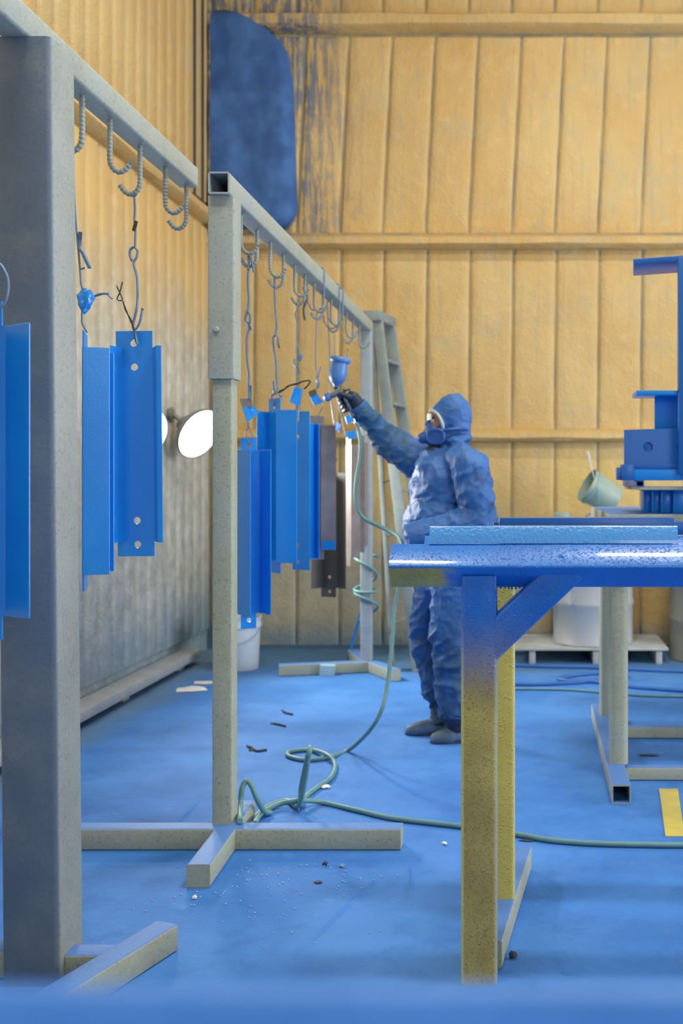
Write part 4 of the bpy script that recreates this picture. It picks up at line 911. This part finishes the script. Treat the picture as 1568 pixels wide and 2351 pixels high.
def hand_on(H, h_, u_, v_, wrist, scale=1.0, name='glove'):
    bm = B()
    def at(t, th, R): a = math.radians(th); return H+h_*t+(u_*math.cos(a)+v_*math.sin(a))*R
    lens = [.0, .004, .0, -.008]
    for i, t in enumerate((.018, .041, .064, .086)):
        ch = [at(t, 150, .040), at(t, 85, .038), at(t+.002, 15, .037), at(t+.004, -48+lens[i]*1500, .034)]
        rs = [.0125, .0112, .0105, .0090]
        for k in range(3): cap(bm, ch[k], rs[k]*scale, ch[k+1], rs[k+1]*scale, 10, 3)
        cap(bm, at(.05, 172, .036), .018, ch[0], .0125, 10, 3)
    # palm, heel of the hand, thumb on the near side
    cap(bm, at(.022, 165, .036), .0185, at(.085, 165, .036), .019, 12, 4); cap(bm, at(.045, 190, .044), .030, wrist, .043, 14, 5)
    th = [at(.055, 205, .040), at(.030, 235, .036), at(.010, 275, .033), at(.000, 315, .030)]
    for k, r in enumerate((.0165, .0135, .0115)): cap(bm, th[k], r, th[k+1], r-.0025, 10, 3)
    me = remesh(bm, .0036, 3, name); me.polygons.foreach_set('use_smooth', [True]*len(me.polygons)); return link_mesh(name, me, M['glove'], person)
hand_on(H0+hv*.008, hv, uv, vv, wR+(H0+hv*.05-wR)*.05)
# lowered left hand, relaxed, mostly behind the bench bar
bm = B(); d = (wL-eL).normalized(); d = Vector((-.35, -.05, -.93)).normalized(); pc = wL+d*.10+Vector((-.01, 0, 0)); up_ = Vector((0, 0, 1)); sd = Vector((0, -1, 0))
cap(bm, wL+d*.02, .034, wL+d*.06+Vector((0, 0, -.012)), .036, 14, 5); cap(bm, wL+d*.07+Vector((0, .015, -.012)), .030, pc+Vector((0, .01, 0)), .026, 12, 4); cap(bm, wL+d*.07+Vector((0, -.02, -.014)), .028, pc+Vector((0, -.022, -.004)), .022, 12, 4)
for i, b_ in enumerate((.034, .011, -.012, -.035)):
    q0 = pc+Vector((0, b_, .004)); q1 = q0+d*.040+Vector((0, 0, -.018)); q2 = q1+d*.014+Vector((0, 0, -.028)); q3 = q2-d*.008+Vector((0, 0, -.020))
    for a_, b2, r in ((q0, q1, .0112), (q1, q2, .0102), (q2, q3, .0092)): cap(bm, a_, r, b2, r-.001, 10, 3)
q0 = wL+d*.055+Vector((0, .03, .008)); q1 = q0+d*.04+Vector((0, .022, -.004)); q2 = q1+d*.03+Vector((0, .004, -.014)); cap(bm, q0, .016, q1, .013, 10, 3); cap(bm, q1, .0125, q2, .0105, 10, 3)
me = remesh(bm, .0036, 3, 'glove'); me.polygons.foreach_set('use_smooth', [True]*len(me.polygons)); link_mesh('glove', me, M['glove'], person)
# glossy paint droplets added on the camera-side bar to catch blurred glints
for x, t in ((-.032, .012), (-.012, .030), (.045, .020), (-.150, .024), (.105, .014)):
    bm = B(); bmesh.ops.create_uvsphere(bm, u_segments=12, v_segments=8, radius=.0022, matrix=Matrix.Translation((x, .349-t-.001, 1.143-t))); obj('glint_droplet', bm, GL, t0)

# crumbs of dried paint scattered around the rack feet
bm = B(); rnd = random.Random(3)
for k in range(150):
    cx, cy = rnd.choice(((520, 1985), (560, 1975), (440, 2040), (700, 1985), (800, 2010), (620, 1975), (650, 2080)))
    p = Fl(cx+rnd.gauss(0, 70), min(2180, max(1962, cy+abs(rnd.gauss(0, 35))))); r = rnd.uniform(.0012, .0036)
    if -1.13 < p.x < -.96 and p.y > 3.33: continue
    g = bmesh.ops.create_icosphere(bm, subdivisions=1, radius=r, matrix=Matrix.Translation((p.x, p.y, r*.6)))
tag(obj('paint_crumbs', bm, M['tape'], smooth=False), 'tiny pale crumbs of dried paint scattered in front of the rack feet', 'crumbs', kind='stuff')
